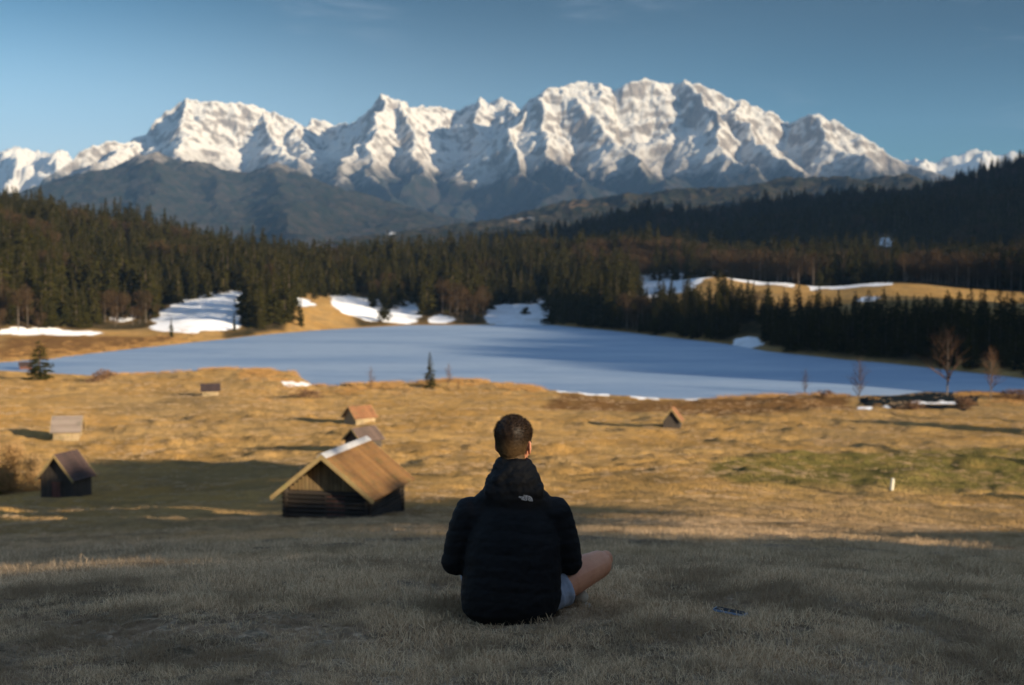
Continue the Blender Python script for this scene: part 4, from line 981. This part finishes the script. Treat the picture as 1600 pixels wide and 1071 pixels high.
def person():
    z0 = gz(PX, PY)-.012
    SC = 1.0
    # joints (x right, y forward, z up, from the ground under the pelvis)
    J = dict(hipR=(.105, .06, .105), kneeR=(.390, .275, .198), ankR=(.00, .45, .075), hipL=(-.105, .06, .105), kneeL=(-.185, .47, .21), ankL=(.215, .300, .062),
             shR=(.178, .065, .474), elR=(.246, .09, .255), wrR=(.10, .33, .215), shL=(-.192, .065, .47), elL=(-.262, .08, .255), wrL=(-.09, .36, .225))
    bm = bmesh.new()
    # torso under the clothes
    loft(bm, [(0, .05, .03, .13, .10), (0, .05, .10, .165, .115), (0, .055, .2, .155, .105), (0, .06, .32, .15, .105), (0, .065, .43, .165, .11), (0, .065, .51, .16, .09), (0, .065, .565, .09, .07), (0, .07, .60, .055, .06)])
    capsule(bm, (0, .07, .56), (0, .085, .735), .060, .056)
    for s in 'RL':
        capsule(bm, J['hip'+s], Vector(J['hip'+s]).lerp(Vector(J['knee'+s]), .55), .092, .078); capsule(bm, Vector(J['hip'+s]).lerp(Vector(J['knee'+s]), .5), J['knee'+s], .082, .066)
        kn, an = Vector(J['knee'+s]), Vector(J['ank'+s]); capsule(bm, kn, kn.lerp(an, .35), .062, .062); capsule(bm, kn.lerp(an, .35), an, .062, .036)
        capsule(bm, J['sh'+s], J['el'+s], .052, .042); capsule(bm, J['el'+s], J['wr'+s], .042, .028)
    ell(bm, (.428, .300, .218), (.034, .036, .042)); ell(bm, (.30, .315, .145), (.085, .055, .058), Matrix.Rotation(R(-28), 3, 'Y')); ell(bm, (.33, .235, .175), (.075, .05, .05), Matrix.Rotation(R(-30), 3, 'Y'))
    # feet
    for s, tip in (('R', (-.17, .47, .05)), ('L', (.315, .235, .055))):
        a = Vector(J['ank'+s]); tp = Vector(tip); capsule(bm, a+Vector((0, 0, -.01)), a.lerp(tp, .6), .036, .034); capsule(bm, a.lerp(tp, .5)+Vector((0, 0, -.008)), tp, .036, .024)
    # head
    HY = R(-24); HR = Matrix.Rotation(HY, 3, 'Z') @ Matrix.Rotation(R(-4), 3, 'X'); hc_ = Vector((.0, .095, .792))
    def hp(x, y, z): return hc_ + HR @ Vector((x, y, z))
    ell(bm, hp(0, -.008, .012), (.0725, .092, .092), HR); ell(bm, hp(0, .03, -.02), (.062, .066, .085), HR); ell(bm, hp(0, .048, -.065), (.046, .045, .045), HR); ell(bm, hp(0, .078, -.098), (.022, .018, .016), HR)
    capsule(bm, hp(0, .084, .012), hp(0, .103, -.024), .0085, .0125, 12); ell(bm, hp(0, .085, .035), (.045, .012, .022), HR); capsule(bm, hp(-.017, .088, -.058), hp(.017, .088, -.058), .0085, .0085, 12); capsule(bm, hp(-.014, .0875, -.069), hp(.014, .0875, -.069), .0085, .0085, 12); ell(bm, hp(0, .062, -.06), (.040, .034, .040), HR)
    for s in (-1, 1):
        ell(bm, hp(s*.030, .070, .010), (.015, .014, .011), HR, 14); capsule(bm, hp(s*.014, .082, .026), hp(s*.046, .072, .027), .0085, .007, 10); ell(bm, hp(s*.032, .050, -.026), (.032, .036, .030), HR, 20)
        er = HR @ Matrix.Rotation(s*R(24), 3, 'Z'); ell(bm, hp(s*.079, .0, -.018), (.007, .019, .031), er, 18); ell(bm, hp(s*.075, .006, -.042), (.007, .011, .011), er, 14)
    # hands, resting one by the other on the shins
    for s in 'RL':
        sg = 1 if s == 'R' else -1; w = Vector(J['wr'+s]); el_ = Vector(J['el'+s]); d = (w-el_).normalized(); d = (d+Vector((-sg*.35, .1, -.35))).normalized()
        up = Vector((0, 0, 1)); side = d.cross(up).normalized(); nrm = side.cross(d).normalized()
        for k in (-1.2, -.4, .4, 1.2): capsule(bm, w+side*k*.010, w+d*.085+side*k*.019-nrm*.004, .015, .0125, 12)
        for k, L in ((-1.45, .030), (-.48, .036), (.48, .034), (1.45, .026)):
            a = w+d*.088+side*k*.0185; d1 = (d-nrm*.35).normalized(); d2 = (d-nrm*1.1).normalized(); d3 = (d*.4-nrm*1.2).normalized()
            b = a+d1*L*1.15; c = b+d2*L*.75; e = c+d3*L*.6; capsule(bm, a, b, .0095, .0088, 10); capsule(bm, b, c, .0088, .008, 10); capsule(bm, c, e, .008, .0068, 10)
        th = -side*sg if s == 'R' else -side*sg; a = w+d*.025+th*.022; b = a+(d*.8+th*.8-nrm*.2).normalized()*.038; c = b+(d*1.+th*.15-nrm*.2).normalized()*.03; capsule(bm, a, b, .014, .0115, 12); capsule(bm, b, c, .0115, .009, 12)
    body = fuse(bm, .0045, 5, 'person'); body.materials.append(M_SKIN)
    root = ob('person', body); root.location = (PX, PY, z0); tag(root, 'person in black jacket and grey shorts sitting cross legged, seen from behind', 'person')
    # jacket
    bm = bmesh.new()
    loft(bm, [(-.012, .035, .005, .18, .13), (-.016, .03, .05, .215, .16), (-.014, .03, .12, .228, .168), (-.008, .032, .2, .222, .166), (-.004, .035, .3, .215, .160), (0, .042, .37, .210, .155), (0, .05, .43, .195, .145),
              (0, .055, .48, .170, .13), (0, .06, .52, .148, .115), (0, .062, .555, .128, .102), (0, .065, .59, .110, .095)])
    for s in 'RL':
        sh, e_, w = Vector(J['sh'+s]), Vector(J['el'+s]), Vector(J['wr'+s]); sg = 1 if s == 'R' else -1
        capsule(bm, (sg*.065, .045, .560), sh+Vector((-sg*.018, 0, -.030)), .074, .082); capsule(bm, sh, sh.lerp(e_, .5)+Vector((sg*.006, 0, 0)), .081, .073); capsule(bm, sh.lerp(e_, .5)+Vector((sg*.006, 0, 0)), e_, .073, .064)
        capsule(bm, e_, e_.lerp(w, .5), .064, .055); capsule(bm, e_.lerp(w, .5), w, .055, .04)
    # neck stand and gathered hood on the nape
    loft(bm, [(0, .055, .52, .160, .112), (0, .05, .56, .150, .112), (0, .047, .60, .132, .108), (0, .047, .635, .120, .102), (.0, .052, .668, .106, .094), (0, .06, .697, .090, .086), (0, .07, .718, .077, .078), (0, .072, .727, .06, .06)], p=2.1)
    capsule(bm, (-.085, .0, .585), (.085, .0, .585), .048, .048); capsule(bm, (-.062, -.005, .635), (.062, -.005, .635), .040, .040); capsule(bm, (-.045, .008, .662), (.048, .008, .662), .032, .032)
    jk = fuse(bm, .006, 5, 'jacket'); jk.materials.append(M_JACKET); c = coords(jk); n = normals(jk)
    ph = c[:, 2] + .010*np.sin(c[:, 0]*14)+.006*np.sin(c[:, 1]*17+1)
    arm = (np.abs(c[:, 0]) > .2)
    baf = np.abs(np.sin(np.pi*ph/.052))**.5-.75
    wr = fbm(c[:, 0]*11+c[:, 1]*4, c[:, 2]*15, 3, 5); hood = sst(.55, .60, c[:, 2])
    fold = .007*fbm(c[:, 0]*22+c[:, 2]*10, c[:, 2]*34-c[:, 0]*9, 3, 8)
    dsp = (.0026*baf)*(1-hood)+.0040*wr+fold*hood*.75+.0018*fbm(c[:, 0]*30, c[:, 2]*40+c[:, 1]*20, 2, 15)*(1-hood*.5)
    c += n*dsp[:, None]; 
    setco(jk, c); jo = ob('jacket', jk, root)
    # zipped hem band
    # embroidered mark below the hood
    bv = BVHTree.FromPolygons([tuple(v.co) for v in jk.vertices], [tuple(p.vertices) for p in jk.polygons])
    cu = bpy.data.curves.new('mark', 'FONT'); cu.body = 'THE\nNORTH\nFACE'; cu.size = .0135; cu.space_line = .72; cu.align_x = 'RIGHT'; cu.offset = .0004; cu.resolution_u = 3
    to = bpy.data.objects.new('mark', cu); COL.objects.link(to); dg = bpy.context.evaluated_depsgraph_get(); dg.update(); tm = bpy.data.meshes.new_from_object(to.evaluated_get(dg)); bpy.data.objects.remove(to)
    bm = bmesh.new(); bm.from_mesh(tm)
    cx = .0035; ybot = -.0205
    for ra, rb in ((.0065, .0105), (.0135, .0180), (.0210, .0265)):
        N_ = 14; pv = []
        for i in range(N_+1):
            a = math.pi/2*(i/N_); pv.append([bm.verts.new((cx+r*math.cos(a)*1.05, ybot+r*math.sin(a)*1.05, 0)) for r in (ra, rb)])
        for A, B in zip(pv[:-1], pv[1:]): bm.faces.new((A[0], A[1], B[1], B[0]))
    bmesh.ops.subdivide_edges(bm, edges=[e for e in bm.edges if e.calc_length() > .006], cuts=1)
    bmesh.ops.triangulate(bm, faces=bm.faces)
    ca, sa = math.cos(R(-10)), math.sin(R(-10)); ox, oz = .056, .562
    for v in bm.verts:
        x = (v.co.x+.004)*.8; y = (v.co.y+.011)*.8; X = ox+(x*ca-y*sa); Z = oz+(x*sa+y*ca)
        h = bv.ray_cast(Vector((X, -1, Z)), Vector((0, 1, 0))); v.co = (h[0]+Vector((0, -.0022, 0))) if h[0] else Vector((X, -.1, Z))
    lm = bpy.data.meshes.new('logo'); bm.to_mesh(lm); bm.free(); m, t = mat('white_thread'); principled(t, Base_Color=t.mix(t.noise(t.tc.outputs['Object'], 400), (.42, .42, .44), (.58, .58, .59)), Roughness=.7); lm.materials.append(m)
    ob('logo', lm, jo)
    # cuffs
    for s in 'RL':
        w = Vector(J['wr'+s]); e_ = Vector(J['el'+s]); d = (w-e_).normalized(); mb = MB(); mb.tube(w+d*.02, w+d*.052, .041, .036, 20); mb.build('cuff', [M_JACKET], jo, True)
    # shorts
    bm = bmesh.new(); loft(bm, [(0, .055, .012, .15, .12), (0, .055, .05, .19, .14), (0, .055, .11, .195, .145), (0, .06, .18, .18, .13), (0, .06, .22, .165, .12)])
    for s, f in (('R', .31), ('L', .5)):
        h, k = Vector(J['hip'+s]), Vector(J['knee'+s]); capsule(bm, h+Vector((0, 0, 0)), h.lerp(k, f-.18), .110, .104, 28)
        d = (k-h).normalized(); a = d.orthogonal().normalized(); b = d.cross(a); q0 = h.lerp(k, f-.3); q1 = h.lerp(k, f+.06)
        r1 = [bm.verts.new(q0+(a*math.cos(x)+b*math.sin(x))*.106) for x in np.linspace(0, 6.283, 33)[:-1]]; r2 = [bm.verts.new(q1+(a*math.cos(x)+b*math.sin(x))*.102) for x in np.linspace(0, 6.283, 33)[:-1]]
        for i in range(32): bm.faces.new((r1[i], r1[(i+1) % 32], r2[(i+1) % 32], r2[i]))
        bm.faces.new(r1[::-1]); bm.faces.new(r2)
    st = fuse(bm, .006, 3, 'shorts'); st.materials.append(M_SHORT); c = coords(st); n = normals(st)
    hR, kR = np.array(J['hipR']), np.array(J['kneeR']); dd = (c-hR) @ ((kR-hR)/np.linalg.norm(kR-hR)); lk = c[:, 0] > .08
    c += n*((.006*fbm(dd*26, c[:, 2]*7+c[:, 0]*2, 3, 3)+.004*np.sin(dd*95+c[:, 2]*18)*sst(.05, .12, dd))*lk + .005*fbm(c[:, 0]*14, c[:, 2]*14, 3, 6))[:, None]
    c[:, 2] = np.maximum(c[:, 2], .004); setco(st, c); ob('shorts', st, root)
    # shoes
    for s, tip in (('R', (-.17, .47, .05)), ('L', (.315, .235, .055))):
        bm = bmesh.new(); a = Vector(J['ank'+s]); tp = Vector(tip); capsule(bm, a+(a-tp).normalized()*.015+Vector((0, 0, -.012)), a.lerp(tp, .6), .043, .041); capsule(bm, a.lerp(tp, .5)+Vector((0, 0, -.006)), tp, .041, .031)
        sm = fuse(bm, .004, 3, 'shoe'); sm.materials.append(M_SHOE); c = coords(sm); c[:, 2] = np.maximum(c[:, 2], .012); setco(sm, c); sh = ob('shoe', sm, root)
        d = (tp-a); d.z = 0; d.normalize(); sd = Vector((-d.y, d.x, 0)); P = []
        for i in range(28):
            x = 2*math.pi*i/28; P.append(a.lerp(tp, .5)+d*math.cos(x)*(.5*(tp-a).length+.045)+sd*math.sin(x)*.043)
        mb = MB(); b0 = len(mb.v); mb.v += [(q_.x, q_.y, .004) for q_ in P]+[(q_.x, q_.y, .026) for q_ in P]; mb.f += [tuple(range(28)), tuple(range(55, 27, -1))]+[(i, (i+1) % 28, 28+(i+1) % 28, 28+i) for i in range(28)]; mb.mi += [0]*30
        mb.build('sole', [M_SOLE], sh)
    # eyes
    m, t = mat('eye_white'); principled(t, Base_Color=t.mix(t.noise(t.tc.outputs['Object'], 300), (.7, .66, .62), (.8, .77, .74)), Roughness=.2); mi_, t = mat('iris'); principled(t, Base_Color=(.05, .03, .015), Roughness=.15)
    for s in (-1, 1):
        bm = bmesh.new(); ell(bm, hp(s*.030, .0745, .009), (.0125, .0115, .0075), HR, 20); em = bpy.data.meshes.new('eye'); bm.to_mesh(em); bm.free(); em.materials.append(m); em.polygons.foreach_set('use_smooth', [True]*len(em.polygons)); eo = ob('eye', em, root)
        bm = bmesh.new(); ell(bm, hp(s*.030, .0840, .009), (.0048, .0024, .0048), HR, 16); em = bpy.data.meshes.new('iris'); bm.to_mesh(em); bm.free(); em.materials.append(mi_); ob('iris', em, eo)
    # hair: a close scalp cap and thousands of short strands
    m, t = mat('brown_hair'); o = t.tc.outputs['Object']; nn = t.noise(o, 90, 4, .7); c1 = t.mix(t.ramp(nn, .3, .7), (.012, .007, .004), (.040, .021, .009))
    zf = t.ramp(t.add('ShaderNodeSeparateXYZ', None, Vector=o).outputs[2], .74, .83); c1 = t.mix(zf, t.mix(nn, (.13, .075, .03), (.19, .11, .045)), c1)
    principled(t, Base_Color=c1, Roughness=.55, Specular_IOR_Level=.25); M_HAIR = m
    bmv = [tuple(v.co) for v in body.vertices]; bt = BVHTree.FromPolygons(bmv, [tuple(p.vertices) for p in body.polygons])
    rg = random.Random(5); V = []; F = []
    NU, NV = 96, 60; ringv = []
    inv = HR.transposed()
    def hairline(l):          # local position on the head
        x, y, z = l
        if y > .062 and z < .062: return False
        if z < -.078+.15*max(0, y+.02): return False
        if abs(x) > .045 and y > -.012 and z < -.0+.4*max(0, y): return False
        return True
    def thick(l):
        x, y, z = l; top = float(sst(.0, .075, z)); return .0030+(.0165+.005*float(gn(np.array([x*55+z*20]), np.array([y*55-z*25]), 3)[0]))*top
    cap = {}
    for i in range(NU):
        for j in range(NV):
            a = 2*math.pi*i/NU; e = math.pi*(j+.5)/NV-math.pi/2; d = HR @ Vector((math.cos(a)*math.cos(e), math.sin(a)*math.cos(e), math.sin(e))); o_ = hc_+HR @ Vector((0, -.005, .0))
            h = bt.ray_cast(o_+d*.25, -d)
            if not h[0]: continue
            l = inv @ (h[0]-hc_)
            if abs(l.x) > .082 or not hairline(l): continue
            b = 0; cap[(i, j)] = len(V); V.append(tuple(h[0]+h[1]*thick(l)*.88))
    for (i, j), k in list(cap.items()):
        n_ = [(i, j), ((i+1) % NU, j), ((i+1) % NU, j+1), (i, j+1)]
        if all(q_ in cap for q_ in n_): F.append(tuple(cap[q_] for q_ in n_))
    for _ in range(26000):
        d = Vector((rg.gauss(0, 1), rg.gauss(0, 1), rg.gauss(0, 1))).normalized(); o_ = hc_+HR @ Vector((0, -.005, .0)); h = bt.ray_cast(o_+d*.25, -d)
        if not h[0]: continue
        l = inv @ (h[0]-hc_)
        if abs(l.x) > .082 or not hairline(l): continue
        L = thick(l)*rg.uniform(.95, 1.6)+.002; n_ = (h[1]+Vector((rg.gauss(0, .35), rg.gauss(0, .35)+.25, rg.gauss(0, .35)-.15))).normalized(); s_ = n_.orthogonal().normalized(); s_.rotate(Matrix.Rotation(rg.uniform(0, 6.28), 3, n_)); w = .0008+.028*L
        b = len(V); p_ = h[0]+h[1]*.001; V += [tuple(p_-s_*w), tuple(p_+s_*w), tuple(p_+n_*L)]; F.append((b, b+1, b+2))
    hm = bpy.data.meshes.new('hair'); hm.from_pydata(V, [], F); hm.materials.append(M_HAIR); hm.update(); ob('hair', hm, root)
person()

# a phone lying in the grass
def phone():
    p = at(1141, 967); 
    bm = bmesh.new(); bmesh.ops.create_cube(bm, size=1, matrix=Matrix.Diagonal((.074, .150, .009, 1)))
    bmesh.ops.bevel(bm, geom=[e for e in bm.edges if abs(e.verts[0].co.z-e.verts[1].co.z) > .005], offset=.011, segments=5, affect='EDGES'); bmesh.ops.bevel(bm, geom=[e for e in bm.edges if abs(e.verts[0].co.z-e.verts[1].co.z) < .001], offset=.0015, segments=2, affect='EDGES')
    me = bpy.data.meshes.new('case'); bm.to_mesh(me); bm.free(); m, t = mat('pale_blue_case'); principled(t, Base_Color=t.mix(t.noise(t.tc.outputs['Object'], 30), (.20, .28, .40), (.28, .36, .48)), Roughness=.5); me.materials.append(m)
    r_ = empty('smartphone', (p[0], p[1], gz(p[0], p[1])+.03)); r_.rotation_euler = (R(5), R(3), R(66)); tag(r_, 'dark screened phone with a pale blue rim lying in the grass right of the person', 'phone')
    ob('case', me, r_); mb = MB(); mb.box((-.032, -.068, .0046), (.032, .068, .0056)); m, t = mat('dark_glass'); principled(t, Base_Color=(.006, .007, .012), Roughness=.6, Specular_IOR_Level=.15); mb.build('screen', [m], r_)
phone()

# ------------------------------------------------------------------ haze
def haze():
    mb = MB(); mb.box((-9000, -700, -62), (9000, 16500, 1560)); m = bpy.data.materials.new('haze'); m.use_nodes = True; t = NT(m.node_tree); t.n.clear(); o = t.add('ShaderNodeOutputMaterial')
    v = t.add('ShaderNodeVolumePrincipled', None, Color=(.33, .60, 1.), Density=HAZE_DENSITY, Anisotropy=.0); t.l.new(v.outputs[0], o.inputs['Volume'])
    h = mb.build('haze', [m]); tag(h, kind='stuff'); h.display_type = 'WIRE'
haze()
S.cycles.volume_bounces = 0
